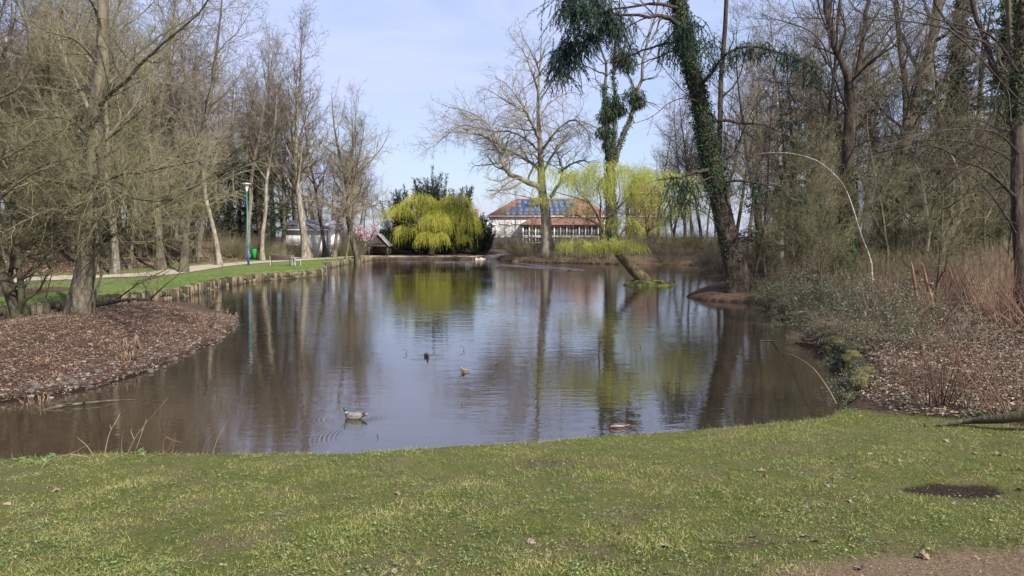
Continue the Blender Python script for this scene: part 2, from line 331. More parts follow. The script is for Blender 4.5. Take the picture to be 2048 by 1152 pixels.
def ground_material():
    m = bpy.data.materials.new('ground'); m.use_nodes = True; t = m.node_tree; b = t.nodes['Principled BSDF']; l = t.links.new
    b.inputs['Roughness'].default_value = .95; b.inputs['Specular IOR Level'].default_value = .15
    def N(x): return t.nodes.new(x)
    g = N('ShaderNodeTexCoord')
    def noise(s, d=5, r=.6):
        n = N('ShaderNodeTexNoise'); n.inputs['Scale'].default_value = s; n.inputs['Detail'].default_value = d; n.inputs['Roughness'].default_value = r
        l(g.outputs['Object'], n.inputs[0]); return n.outputs[0]
    def ramp(f, cs):
        r = N('ShaderNodeValToRGB'); e = r.color_ramp.elements
        for k, (p, c) in enumerate(cs):
            el = e[k] if k < 2 else e.new(p)
            el.position = p; el.color = (*c, 1)
        l(f, r.inputs[0]); return r.outputs[0]
    def attr(n): a = N('ShaderNodeAttribute'); a.attribute_name = n; return a.outputs['Fac']
    def mixc(f, a, c):
        x = N('ShaderNodeMix'); x.data_type = 'RGBA'
        l(f, x.inputs['Factor'])
        l(a, x.inputs['A']) if not isinstance(a, tuple) else setattr(x.inputs['A'], 'default_value', a)
        l(c, x.inputs['B']) if not isinstance(c, tuple) else setattr(x.inputs['B'], 'default_value', c)
        return x.outputs['Result']
    def edge(f, n, k=.5, lo=.35, hi=.65):
        a = N('ShaderNodeMath'); a.operation = 'MULTIPLY_ADD'; l(n, a.inputs[0]); a.inputs[1].default_value = k; l(f, a.inputs[2])
        r = N('ShaderNodeMapRange'); r.inputs['From Min'].default_value = lo + k * .5; r.inputs['From Max'].default_value = hi + k * .5; l(a.outputs[0], r.inputs[0]); return r.outputs[0]
    fine = noise(38, 6, .75); mid = noise(4.5); big = noise(.55, 4); n3 = noise(14, 6, .7)
    gr = ramp(mid, [(.3, (.05, .065, .015)), (.45, (.11, .13, .03)), (.6, (.15, .145, .04)), (.72, (.17, .14, .06))])
    gr2 = ramp(fine, [(.3, (.05, .06, .016)), (.55, (.15, .17, .042)), (.75, (.26, .26, .09))])
    gr = mixc(big, gr, gr2)
    vg = ramp(noise(2.2, 6, .7), [(.3, (.07, .12, .03)), (.55, (.115, .18, .045)), (.75, (.17, .22, .07))])
    gr = mixc(attr('verge'), gr, vg)
    lit = ramp(n3, [(.3, (.03, .019, .012)), (.48, (.085, .052, .035)), (.6, (.13, .095, .07)), (.75, (.26, .19, .14))])
    lit = mixc(edge(big, n3, .3, .5, .7), lit, ramp(fine, [(.3, (.03, .028, .012)), (.7, (.09, .08, .035))]))
    drm = N('ShaderNodeMapRange'); drm.inputs['From Min'].default_value = .47; drm.inputs['From Max'].default_value = .62; drm.inputs['To Max'].default_value = .7; l(noise(1.7, 6, .65), drm.inputs[0])
    gr = mixc(drm.outputs[0], gr, ramp(fine, [(.3, (.10, .08, .04)), (.7, (.24, .20, .11))]))
    c = mixc(edge(attr('grass'), n3, .8), lit, gr)
    c = mixc(edge(attr('trod'), n3, 1.1, .25, .55), c, ramp(fine, [(.3, (.13, .085, .05)), (.5, (.24, .17, .105)), (.7, (.36, .27, .18))]))
    c = mixc(edge(attr('dirt'), n3, 1.0, .3, .8), c, ramp(fine, [(.35, (.05, .038, .022)), (.7, (.19, .15, .09))]))
    c = mixc(edge(attr('hole'), n3, .5, .3, .5), c, ramp(fine, [(.35, (.012, .009, .006)), (.7, (.075, .055, .038))]))
    c = mixc(edge(attr('wet'), n3, .4, .3, .7), c, (.018, .014, .009, 1))
    l(c, b.inputs['Base Color'])
    bp = N('ShaderNodeBump'); bp.inputs['Strength'].default_value = 1.0; bp.inputs['Distance'].default_value = .06; l(fine, bp.inputs['Height']); l(bp.outputs[0], b.inputs['Normal'])
    return m
M['ground'] = ground_material(); gmesh.materials.append(M['ground'])
ground = tag(obj('ground', gmesh), kind='structure')
# from here on the ground is looked up on the mesh's own grid
_G = (GZ, sd.reshape(GZ.shape), A_[:, 0].reshape(GZ.shape))
def _look(arrs, x, y):
    x = np.asarray(x, float); y = np.asarray(y, float)
    i = np.clip(np.searchsorted(gx, x) - 1, 0, len(gx) - 2); j = np.clip(np.searchsorted(gy, y) - 1, 0, len(gy) - 2)
    u = np.clip((x - gx[i]) / (gx[i + 1] - gx[i]), 0, 1); v = np.clip((y - gy[j]) / (gy[j + 1] - gy[j]), 0, 1)
    return [a[j, i] * (1 - u) * (1 - v) + a[j, i + 1] * u * (1 - v) + a[j + 1, i] * (1 - u) * v + a[j + 1, i + 1] * u * v for a in arrs]
def height(x, y): return _look(_G[:1], x, y)[0]
def pond_sd(x, y):
    s, a = _look(_G[1:], np.ravel(np.asarray(x, float)), np.ravel(np.asarray(y, float))); return s, a[:, None]
# the path: a sheet laid a little above the ground
def ribbon(P, wl, wr, lift, n=220):
    P = np.asarray(P); dd = np.r_[0, np.cumsum(np.linalg.norm(np.diff(P, axis=0), axis=1))]
    t = np.linspace(0, dd[-1], n); x = np.interp(t, dd, P[:, 0]); y = np.interp(t, dd, P[:, 1])
    k = np.ones(9) / 9; xs = np.convolve(np.pad(x, 4, 'edge'), k, 'valid'); ys = np.convolve(np.pad(y, 4, 'edge'), k, 'valid')
    T = unit(np.stack([np.gradient(xs), np.gradient(ys)], 1)); Nn = np.stack([-T[:, 1], T[:, 0]], 1)
    rows = []
    for f in np.linspace(-wr, wl, 7):
        j = (np.random.default_rng(1).normal(size=n) * .06) if abs(f) > max(wl, wr) * .9 else 0
        px, py = xs + Nn[:, 0] * (f + j), ys + Nn[:, 1] * (f + j); rows.append(np.stack([px, py, height(px, py) + lift], 1))
    V = np.stack(rows, 1); W_ = V.shape[1]
    i = np.arange(W_ - 1)[None] + np.arange(n - 1)[:, None] * W_
    return MB().add(V, None, np.stack([i, i + W_, i + W_ + 1, i + 1], -1).reshape(-1, 4)[:, ::-1])
M['path'] = mat('path', [(.24, .19, .15), (.36, .29, .24), (.44, .37, .31)], 6, .95, .3, 60, detail=8)
tag(obj('path', ribbon(PATH, 1.15, 1.15, .035).mesh('path', M['path'], smooth=True)), kind='structure')
# ------------------------------------------------------------------ water
def water_material():
    m = bpy.data.materials.new('pond_water'); m.use_nodes = True; t = m.node_tree; l = t.links.new; t.nodes.clear()
    def N(x, **k):
        n = t.nodes.new(x)
        for a, b in k.items(): setattr(n, a, b)
        return n
    def math_(op, a, b=None, c=None):
        n = N('ShaderNodeMath', operation=op)
        for i, v in enumerate((a, b, c)):
            if v is None: continue
            if isinstance(v, (int, float)): n.inputs[i].default_value = v
            else: l(v, n.inputs[i])
        return n.outputs[0]
    g = N('ShaderNodeTexCoord'); sep = N('ShaderNodeSeparateXYZ'); l(g.outputs['Object'], sep.inputs[0]); x, y = sep.outputs[0], sep.outputs[1]
    def noise(sx, sy, d=3, rot=0, off=0):
        mp = N('ShaderNodeMapping'); mp.inputs['Scale'].default_value = (sx, sy, 1); mp.inputs['Rotation'].default_value = (0, 0, rot); mp.inputs['Location'].default_value = (off, off, 0)
        n = N('ShaderNodeTexNoise'); n.inputs['Scale'].default_value = 1; n.inputs['Detail'].default_value = d; n.inputs['Roughness'].default_value = .5
        l(g.outputs['Object'], mp.inputs[0]); l(mp.outputs[0], n.inputs[0]); return n.outputs[0]
    # calm patches and ruffled patches
    patch = N('ShaderNodeMapRange'); patch.inputs['From Min'].default_value = .35; patch.inputs['From Max'].default_value = .65; patch.inputs['To Min'].default_value = .35; l(noise(.09, .12, 3), patch.inputs[0])
    yf = N('ShaderNodeMapRange'); yf.inputs['From Min'].default_value = 11; yf.inputs['From Max'].default_value = 24; yf.inputs['To Min'].default_value = .42; yf.inputs['To Max'].default_value = 1.0; l(y, yf.inputs[0])
    fin = math_('MULTIPLY', noise(3.4, 7.5, 2, .12), .0042)
    mid = math_('MULTIPLY', noise(.9, 2.6, 3, -.08, 9), .012)
    tiny = math_('MULTIPLY', noise(11, 15, 2, .5), .0009)
    h = math_('ADD', math_('ADD', fin, mid), tiny)
    h = math_('MULTIPLY', h, math_('MULTIPLY', patch.outputs[0], yf.outputs[0]))
    def ring(cx, cy, r0, wd, wl, amp, kx=0., ky=0.):
        dx = math_('SUBTRACT', x, cx); dy = math_('SUBTRACT', y, cy)
        r = math_('SQRT', math_('ADD', math_('MULTIPLY', dx, dx), math_('MULTIPLY', dy, dy)))
        s = math_('SINE', math_('MULTIPLY', r, 2 * math.pi / wl))
        e = math_('EXPONENT', math_('MULTIPLY', math_('POWER', math_('DIVIDE', math_('SUBTRACT', r, r0), wd), 2), -1.))
        ang = math_('ADD', math_('MULTIPLY', math_('DIVIDE', dx, math_('ADD', r, .01)), kx), math_('MULTIPLY', math_('DIVIDE', dy, math_('ADD', r, .01)), ky))
        return math_('MULTIPLY', math_('MULTIPLY', math_('MULTIPLY', s, e), amp), math_('ADD', math_('MULTIPLY', math_('ABSOLUTE', ang), 1), .25))
    brk = N('ShaderNodeMapRange'); brk.inputs['From Min'].default_value = .38; brk.inputs['From Max'].default_value = .6; l(noise(1.3, 1.1, 3, .4, 5), brk.inputs[0])
    c = atz(832, 868, 0); h = math_('ADD', h, math_('MULTIPLY', brk.outputs[0], ring(c[0], c[1], 1.28, .20, .07, .0011, .9)))
    d = atz(705, 836, 0); h = math_('ADD', h, ring(d[0], d[1], .42, .28, .08, .0006, .3, .6))
    d2 = atz(853, 715, 0); h = math_('ADD', h, ring(d2[0], d2[1], .35, .25, .12, .0018, .3, .3))
    # the long wake of the far duck
    a = atz(1148, 541, 0); b = atz(1000, 526, 0); e = (b - a)[:2]; Ln = float(np.linalg.norm(e)); e = e / Ln
    dx = math_('SUBTRACT', x, float(a[0])); dy = math_('SUBTRACT', y, float(a[1]))
    al = math_('ADD', math_('MULTIPLY', dx, float(e[0])), math_('MULTIPLY', dy, float(e[1])))
    ac = math_('SUBTRACT', math_('MULTIPLY', dx, float(-e[1])), math_('MULTIPLY', dy, float(-e[0])))
    ab = math_('SUBTRACT', math_('ABSOLUTE', ac), math_('ADD', math_('MULTIPLY', al, .10), .15))
    env = math_('MULTIPLY', math_('EXPONENT', math_('MULTIPLY', math_('MULTIPLY', ab, ab), -1.6)), math_('MULTIPLY', math_('GREATER_THAN', al, -.2), math_('LESS_THAN', al, Ln * 1.1)))
    h = math_('ADD', h, math_('MULTIPLY', math_('MULTIPLY', math_('SINE', math_('MULTIPLY', ab, 7.)), env), .10))
    bp = N('ShaderNodeBump'); bp.inputs['Strength'].default_value = 1; bp.inputs['Distance'].default_value = 1; l(h, bp.inputs['Height'])
    fr = N('ShaderNodeFresnel'); fr.inputs['IOR'].default_value = 2.6; l(bp.outputs[0], fr.inputs['Normal'])
    gl = N('ShaderNodeBsdfGlossy'); gl.inputs['Roughness'].default_value = .03; gl.inputs['Color'].default_value = (1, 1, 1, 1); l(bp.outputs[0], gl.inputs['Normal'])
    df = N('ShaderNodeBsdfDiffuse')
    cr_ = N('ShaderNodeValToRGB'); cr_.color_ramp.elements[0].position = .3; cr_.color_ramp.elements[0].color = (.012, .010, .007, 1); cr_.color_ramp.elements[1].position = .75; cr_.color_ramp.elements[1].color = (.036, .026, .017, 1)
    l(noise(.35, .35, 5), cr_.inputs[0]); shx = math_('DIVIDE', math_('SUBTRACT', x, -7.5), 7.); shy = math_('DIVIDE', math_('SUBTRACT', y, 11.5), 4.5)      # muddy shallows in the near left corner
    shf = math_('EXPONENT', math_('MULTIPLY', math_('ADD', math_('MULTIPLY', shx, shx), math_('MULTIPLY', shy, shy)), -1.))
    mud = N('ShaderNodeMix', data_type='RGBA'); mud.inputs['B'].default_value = (.05, .035, .022, 1); l(shf, mud.inputs['Factor']); l(cr_.outputs[0], mud.inputs['A']); l(mud.outputs['Result'], df.inputs[0])
    ms = N('ShaderNodeMixShader'); l(fr.outputs[0], ms.inputs[0]); l(df.outputs[0], ms.inputs[1]); l(gl.outputs[0], ms.inputs[2])
    o = N('ShaderNodeOutputMaterial'); l(ms.outputs[0], o.inputs[0]); return m
M['water'] = water_material()
wx0, wx1, wy0, wy1 = -60, 60, 6, 110
tag(obj('pond_water', MB().add([[wx0, wy0, 0], [wx1, wy0, 0], [wx1, wy1, 0], [wx0, wy1, 0]], None, [[0, 1, 2, 3]]).mesh('pond_water', M['water'])), kind='structure')
# ------------------------------------------------------------------ trees: branches grown level by level
def grow(S, D, Ln, R0, K, wig=.1, up=0., tip=.3, bend=0.):
    N = len(S); P = np.zeros((N, K, 3)); P[:, 0] = S; d = unit(D); Ln = np.broadcast_to(Ln, (N,)); R0 = np.broadcast_to(R0, (N,))
    c = rng.normal(size=(N, 3)) * bend
    for k in range(1, K):
        d = unit(d + rng.normal(size=(N, 3)) * wig + c + np.array([0, 0, 1.]) * up)
        P[:, k] = P[:, k - 1] + d * (Ln / (K - 1))[:, None]
    return P, R0[:, None] * np.linspace(1, tip, K)[None]
def spawn(P, R, rho, t0, t1, ang, jit=12, flat=0., nmax=60):
    """children along parent branches: rho per metre; returns start, direction, parent radius, parent length, t"""
    N, K, _ = P.shape; Ln = np.linalg.norm(np.diff(P, axis=1), axis=2).sum(1)
    n = np.clip(np.floor(rho * Ln * (t1 - t0) + rng.random(N)), 0, nmax).astype(int)
    idx = np.repeat(np.arange(N), n); k_in = np.arange(len(idx)) - np.repeat(np.cumsum(n) - n, n)
    t = t0 + (t1 - t0) * np.clip((k_in + rng.random(len(idx))) / np.maximum(n[idx], 1), 0, .999)
    f = t * (K - 1); a = np.minimum(f.astype(int), K - 2); w = (f - a)[:, None]
    S = P[idx, a] * (1 - w) + P[idx, a + 1] * w; T = unit(P[idx, a + 1] - P[idx, a])
    Rp = R[idx, a] * (1 - w[:, 0]) + R[idx, a + 1] * w[:, 0]
    az = k_in * 2.4 + rng.random(N)[idx] * 6.28 + rng.normal(size=len(idx)) * .5
    u = unit(np.cross(T, np.array([.13, .31, 1.]))); v = np.cross(T, u)
    rad = np.cos(az)[:, None] * u + np.sin(az)[:, None] * v
    if flat: rad = unit(rad * np.array([1, 1, 1 - flat]))
    th = np.radians(ang + rng.normal(size=len(idx)) * jit)[:, None]
    return S, unit(np.cos(th) * T + np.sin(th) * rad), Rp, Ln[idx], t
def ramify(mb, P, R, levels, m=0):
    """levels: rho, t0, ang, lr (length ratio), lmin, lmax, K, S, wig, up, rr, rmax, spike"""
    last = None
    for lv in levels:
        S, D, Rp, Lp, t = spawn(P, R, lv['rho'], lv.get('t0', .15), lv.get('t1', .98), lv.get('ang', 45), lv.get('jit', 12), lv.get('flat', 0), lv.get('nmax', 60))
        if not len(S): return last
        Ln = np.clip(Lp * lv['lr'] * (1.15 - .75 * t) * rng.uniform(.55, 1.2, len(S)), lv.get('lmin', .1), lv.get('lmax', 99))
        R0 = np.minimum(Rp * lv.get('rr', .6), lv.get('rmax', 9)); R0 = np.maximum(R0 * rng.uniform(.75, 1.1, len(S)), lv.get('rmin', .002))
        P2, R2 = grow(S, D, Ln, R0, lv['K'], lv.get('wig', .12), lv.get('up', .03), lv.get('tip', .3), lv.get('bend', 0))
        mb.tubes(P2, R2, lv.get('S', 3), spike=lv.get('spike', True), m=lv.get('m', m))
        P, R = P2, R2; last = (P, R)
    return last
def spline(pts, K):
    pts = np.asarray(pts, float); n = len(pts)
    if n == 2: return pts[0] + (pts[1] - pts[0]) * np.linspace(0, 1, K)[:, None]
    dd = np.r_[0, np.cumsum(np.linalg.norm(np.diff(pts, axis=0), axis=1))]; tt = np.linspace(0, dd[-1], K)
    e = np.vstack([2 * pts[0] - pts[1], pts, 2 * pts[-1] - pts[-2]]); out = []
    for x in tt:
        j = min(np.searchsorted(dd, x, 'right') - 1, n - 2); u = (x - dd[j]) / max(dd[j + 1] - dd[j], 1e-9)
        p0, p1, p2, p3 = e[j:j + 4]
        out.append(.5 * ((2 * p1) + (-p0 + p2) * u + (2 * p0 - 5 * p1 + 4 * p2 - p3) * u * u + (-p0 + 3 * p1 - 3 * p2 + p3) * u ** 3))
    return np.array(out)
def pline(Y0, pts, K=14):
    """polyline through photo pixels (u, v, depth offset) at about depth Y0"""
    return spline([at(p[0], p[1], Y0 + (p[2] if len(p) > 2 else 0)) for p in pts], K)
def flare(P, R, k=1.7, h=.8):
    R = np.array(R, float); z = P[:, 2] - P[0, 2]; return R * (1 + (k - 1) * np.exp(-np.maximum(z, 0) / h * 2.2))
def trunk_mesh(mb, P, R, S=14, m=0, lump=.10):
    """trunk with an uneven outline: radius varies with angle and height"""
    n0 = mb.n; mb.tubes(P, R, S, m=m); V = mb.v[-1].reshape(len(P), S, 3); c = P[:, None]
    a = np.arange(S) / S * 2 * math.pi; ph = rng.random(4) * 6.28; z = np.arange(len(P))[:, None] / len(P) * 9
    f = 1 + lump * (np.sin(a * 2 + ph[0] + z * .5) * .6 + np.sin(a * 3 + ph[1] - z * .8) * .6 + np.sin(a * 5 + ph[2] + z * 1.7) * .4) * (1 + .8 * np.exp(-z))
    mb.v[-1] = (c + (V - c) * f[..., None]).reshape(-1, 3).astype(np.float32)
TW = 1.0
# ---- prototypes of bare trees (standing at the origin); parts: trunk, limbs, crown of twigs
def bare_tree(h, r, mtrunk, mtwig, t0=.3, nl=1.3, ang=38, up=.06, lr=.42, lean=.03, wig=.05, dens=1.0, twr=.0115, top=.04, lv3=4.2, K0=16, l1max=9, sp=1.0, last=True, bx=1.0):
    P, R = grow(np.zeros((1, 3)), np.array([[rng.normal() * lean, rng.normal() * lean, 1]]), h, r, K0, wig, .06, top)
    R[0] = flare(P[0], R[0], 1.6, .8)
    t = MB(); trunk_mesh(t, P[0], R[0], 10)
    lm = MB(); tw = MB()
    S, D, Rp, Lp, tt = spawn(P, R, nl, t0, .99, ang, 12)
    Ln = np.clip(h * lr * (1.15 - tt * .85) * rng.uniform(.5, 1.15, len(S)), .8, l1max); R0 = np.clip(Rp * .55 * rng.uniform(.6, 1.1, len(S)), .02, r * .5)
    P1, R1 = grow(S, D, Ln, R0, 9, .13, up, .18, .02); lm.tubes(P1, R1, 6, spike=True)
    P1b = np.concatenate([P1]); R1b = R1
    lv = [dict(rho=2.9 * dens, lr=.5, lmin=.6, lmax=3.8, K=6, S=4, wig=.15, up=up, ang=42, rr=.6, rmin=twr * 1.3, bend=.02, t0=.15),
          dict(rho=lv3 * dens, lr=.5, lmin=.45, lmax=1.9, K=4, wig=.16, up=up, ang=40, rr=.65, rmin=twr * .95, rmax=twr * 1.7, t0=.1),
          dict(rho=8.0 * dens, lr=.6, lmin=.3, lmax=1.1 * sp, K=2, wig=.1, up=up, ang=38, rr=.7, rmin=twr * .75, rmax=twr * 1.1, t0=.1)]
    if last: lv.append(dict(rho=5.5 * dens, lr=.65, lmin=.2, lmax=.6 * sp, K=2, wig=.1, up=up, ang=38, rr=.7, rmin=twr * .6, rmax=twr, t0=.1))
    q = ramify(tw, P1b, R1b, lv)
    q = ramify(tw, P, R, [dict(rho=2.6, lr=.07, lmin=.5, lmax=2.0, K=4, wig=.16, up=up, ang=60, rr=.1, rmin=twr, t0=.25), dict(rho=5, lr=.5, lmin=.2, lmax=.7, K=2, wig=.16, up=up, ang=45, rr=.6, rmin=twr * .7)])
    return [('trunk', t.mesh('trunk', mtrunk, smooth=True)), ('limbs', lm.mesh('limbs', mtrunk, smooth=True)), ('crown', tw.mesh('crown', mtwig))]
def tris(p): return sum(len(m.polygons) for _, m in p)
PT = {}
PT['tall_a'] = bare_tree(24, .30, M['bark'], M['twig'], t0=.28, nl=1.1, ang=42, up=.055, dens=.8, lr=.46)
PT['tall_b'] = bare_tree(21, .24, M['bark'], M['twig'], t0=.35, nl=1.3, ang=40, up=.05, dens=.85, lean=.06)
PT['tall_pale'] = bare_tree(23, .25, M['bark_pale'], M['twig'], t0=.38, nl=1.1, ang=38, up=.06, dens=.8, lr=.46)
PT['broad'] = bare_tree(17, .34, M['bark'], M['twig'], t0=.22, nl=1.5, ang=52, up=.03, lr=.5, dens=.75, wig=.09)
PT['fan'] = bare_tree(25, .38, M['bark_pale'], M['twig'], t0=.24, nl=1.7, ang=24, up=.07, lr=.42, dens=.75, l1max=10)
PT['slim'] = bare_tree(14, .10, M['bark'], M['twig'], t0=.2, nl=1.8, ang=38, up=.08, lr=.28, dens=1.15)
PT['slim_olive'] = bare_tree(11, .08, M['bark_moss'], M['twig_olive'], t0=.15, nl=2.2, ang=50, up=.03, lr=.34, dens=1.25, twr=.008)
PT['young'] = bare_tree(6, .045, M['bark_moss'], M['twig_olive'], t0=.08, nl=4, ang=45, up=.05, lr=.42, dens=1.7, twr=.005, K0=10, last=False)
PT['tall_dark'] = PT['tall_b']; PT['slim_dark'] = PT['slim']
# ---- shrubs
def shrub(h, n, spread_, mt, thick=.014, arch=-.02, dens=1.0, tw=.005, K=7, base=.25, sub=True, straight=.06, leaf=None, nleaf=0):
    a = rng.random(n) * 6.28; rr = base * np.sqrt(rng.random(n))
    S = np.stack([np.cos(a) * rr, np.sin(a) * rr, np.full(n, -.05)], 1)
    a2 = a + rng.normal(size=n) * .5; o = spread_ * rng.random(n) ** .7
    D = np.stack([np.cos(a2) * o, np.sin(a2) * o, np.ones(n)], 1)
    P, R = grow(S, D, h * rng.uniform(.5, 1.15, n), thick * rng.uniform(.6, 1.1, n), K, straight, arch, .25, .02)
    mb = MB(); mb.tubes(P, R, 4, spike=True)
    st = mb; tws = MB()
    if sub:
        q = ramify(tws, P, R, [dict(rho=5.5 * dens, lr=.45, lmin=.2, lmax=1.3, K=4, wig=.12, up=.03 + arch, ang=38, rr=.6, rmin=tw, t0=.15),
                               dict(rho=9 * dens, lr=.5, lmin=.12, lmax=.6, K=2, ang=38, rr=.6, rmin=tw * .7, t0=.1)])
        if leaf and nleaf:
            Pq, Rq = q; i = rng.integers(0, len(Pq), nleaf); C = Pq[i, 0] * .4 + Pq[i, -1] * .6 + rng.normal(size=(nleaf, 3)) * .03
            tws.leaves(C, rng.normal(size=(nleaf, 3)) * [1, 1, .5], rng.uniform(.05, .09, nleaf), .05, m=1)
        return [('stems', st.mesh('stems', mt, smooth=True)), ('twigs', tws.mesh('twigs', [mt] + ([leaf] if leaf else [])))]
    return [('stems', st.mesh('stems', mt, smooth=True))]
PT['brush'] = shrub(2.2, 34, .9, M['twig'], dens=1.0)
PT['brush_low'] = shrub(1.3, 60, 1.6, M['twig'], dens=1.0, arch=-.06, base=.9)
PT['brush_olive'] = shrub(2.5, 40, 1.1, M['twig_olive'], dens=1.1, base=.5, arch=-.03)
PT['brush_dark'] = shrub(1.6, 55, 1.3, M['twig_dark'], dens=1.0, arch=-.03, base=.8)
PT['osier'] = shrub(2.0, 30, .8, M['twig_red'], dens=.4, base=.22, thick=.012, straight=.035)
PT['osier_b'] = shrub(1.6, 20, 1.0, M['twig'], dens=.4, base=.2, thick=.011, straight=.04)
PT['reeds'] = shrub(1.5, 160, .5, M['twig_straw'], sub=False, base=1.0, thick=.009, K=4, arch=-.03)
PT['bramble'] = shrub(1.4, 34, 2.0, M['twig_olive'], dens=1.3, arch=-.14, base=.5, leaf=M['bramble'], nleaf=750, thick=.008, tw=.004)
PT['bramble_dry'] = shrub(1.1, 40, 2.0, M['twig_straw'], dens=.8, arch=-.12, base=.6, thick=.008, tw=.004)
# ---- conifers
def conifer(h, r, mb_, mf, wid=3.2, t0=.12, droop=-.05, n1=4.6, lat=8, needles=7):
    P, R = grow(np.zeros((1, 3)), np.array([[0, 0, 1.]]), h, r, 12, .015, .05, .08)
    t = MB(); trunk_mesh(t, P[0], R[0], 8)
    S, D, Rp, Lp, tt = spawn(P, R, n1, t0, .985, 82, 8)
    Ln = wid * (1.08 - tt) ** .75 * rng.uniform(.7, 1.1, len(S)); P1, R1 = grow(S, D, Ln, np.clip(Rp * .3, .015, .05), 6, .06, droop, .2)
    b = MB(); b.tubes(P1, R1, 3, spike=True)
    S, D, Rp, Lp, t2 = spawn(P1, R1, lat, .08, 1, 55, 12, flat=.4, nmax=30)
    D = unit(D + np.array([0, 0, -.35])); Ln = np.clip(Lp * .32 * (1.2 - t2 * .7), .2, 1.0) * rng.uniform(.6, 1.1, len(S)); P2, R2 = grow(S, D, Ln, .008, 3, .1, -.06, .5)
    f = MB(); f.tubes(P2, R2, 3, spike=True)
    S, D, Rp, Lp, t3 = spawn(P2, R2, needles / .5, 0, 1, 48, 10)
    D = unit(D + np.array([0, 0, -.3])); f.blades(S, D, rng.uniform(.16, .40, len(S)), .075)
    return [('trunk', t.mesh('trunk', mb_, smooth=True)), ('limbs', b.mesh('limbs', mb_)), ('crown', f.mesh('crown', mf))]
PT['spruce'] = conifer(19, .22, M['bark_dark'], M['conifer'], 3.4)

USED = {}
def place(kind, name, xy, label, cat, group=None, s=1.0, rz=None, z=None, sink=.08, tilt=(0, 0)):
    """a copy of a prototype: an Empty at its base and one child per part, meshes shared"""
    x, y = float(xy[0]), float(xy[1])
    if z is None: z = H1(x, y) - sink
    o = root(name, (x, y, z), label, cat, group); o.scale = (s, s, s) if np.isscalar(s) else s
    o.rotation_euler = (tilt[0], tilt[1], random.random() * 6.28 if rz is None else rz)
    for pn, me in PT[kind]:
        c_ = obj(pn, me, o)
        if pn == 'twigs': c_['kind'] = 'stuff'
        if kind.endswith('_dark') and kind[:4] in ('tall', 'slim'):
            c_.material_slots[0].link = 'OBJECT'; c_.material_slots[0].material = M['twig_dark'] if pn == 'crown' else M['bark_dark']
    return o
def px(u, Y): return (at(u, 472, Y)[0], Y)
# ------------------------------------------------------------------ hero trees, limbs traced in the world from where the photograph shows them
def hero(name, label, cat, Y0, trunk, tr, limbs, levels, mt, mtw, group=None, K=18, S=14, flr=1.6, base_z=None, extra=None, twigs_on_trunk=None, lump=.10, limb_part=True):
    P = pline(Y0, trunk, K); bx, by = P[0, 0], P[0, 1]; gz = H1(bx, by) if base_z is None else base_z
    P[0, 2] = gz - .15; R = np.interp(np.linspace(0, 1, K), np.linspace(0, 1, len(tr)), tr); R = flare(P, R, flr, .9)
    o = root(name, (bx, by, gz), label, cat, group)
    t = MB(); trunk_mesh(t, P, R, S, lump=lump); part('trunk', t, mt, o, True)
    LP, LR = [], []
    for lb in limbs:
        pts, r0, r1 = lb[:3]; Q = pline(Y0, pts, 14); Q[1:-1] += rng.normal(size=(12, 3)) * r0 * .25
        Rr = r0 + (r1 - r0) * np.linspace(0, 1, 14) ** .8
        l_ = MB(); l_.tubes(Q, Rr, 8, spike=True)
        part('limb', l_, mt, o, True); LP.append(Q); LR.append(Rr)
    LP = np.array(LP) if LP else np.zeros((0, 14, 3)); LR = np.array(LR) if len(LR) else np.zeros((0, 14))
    tw = MB()
    if twigs_on_trunk: ramify(tw, P[None], R[None], twigs_on_trunk)
    if len(LP) and levels: ramify(tw, LP, LR, levels)
    if tw.n: part('crown', tw, mtw, o)
    return o, P, R, LP, LR
def LV(a=1.0, tw=.009, up=.03, l1=.45, wig=.14, sp=1.0, last=7.):
    return [dict(rho=1.3 * a, lr=l1, lmin=.6, lmax=5.0, K=9, S=5, wig=wig, up=up, ang=44, rr=.55, rmin=tw * 1.6, bend=.03, t0=.12),
            dict(rho=2.0 * a, lr=.5, lmin=.5, lmax=2.4, K=6, S=4, wig=wig, up=up, ang=42, rr=.6, rmin=tw * 1.2, rmax=tw * 3, bend=.03, t0=.1),
            dict(rho=3.0 * a, lr=.55, lmin=.3, lmax=1.3, K=4, wig=wig, up=up, ang=40, rr=.6, rmin=tw * .8, rmax=tw * 1.4, t0=.1),
            dict(rho=last * a, lr=.55, lmin=.15, lmax=.7 * sp, K=2, wig=.1, up=up, ang=38, rr=.7, rmin=tw * .55, rmax=tw * .9, t0=.1)]
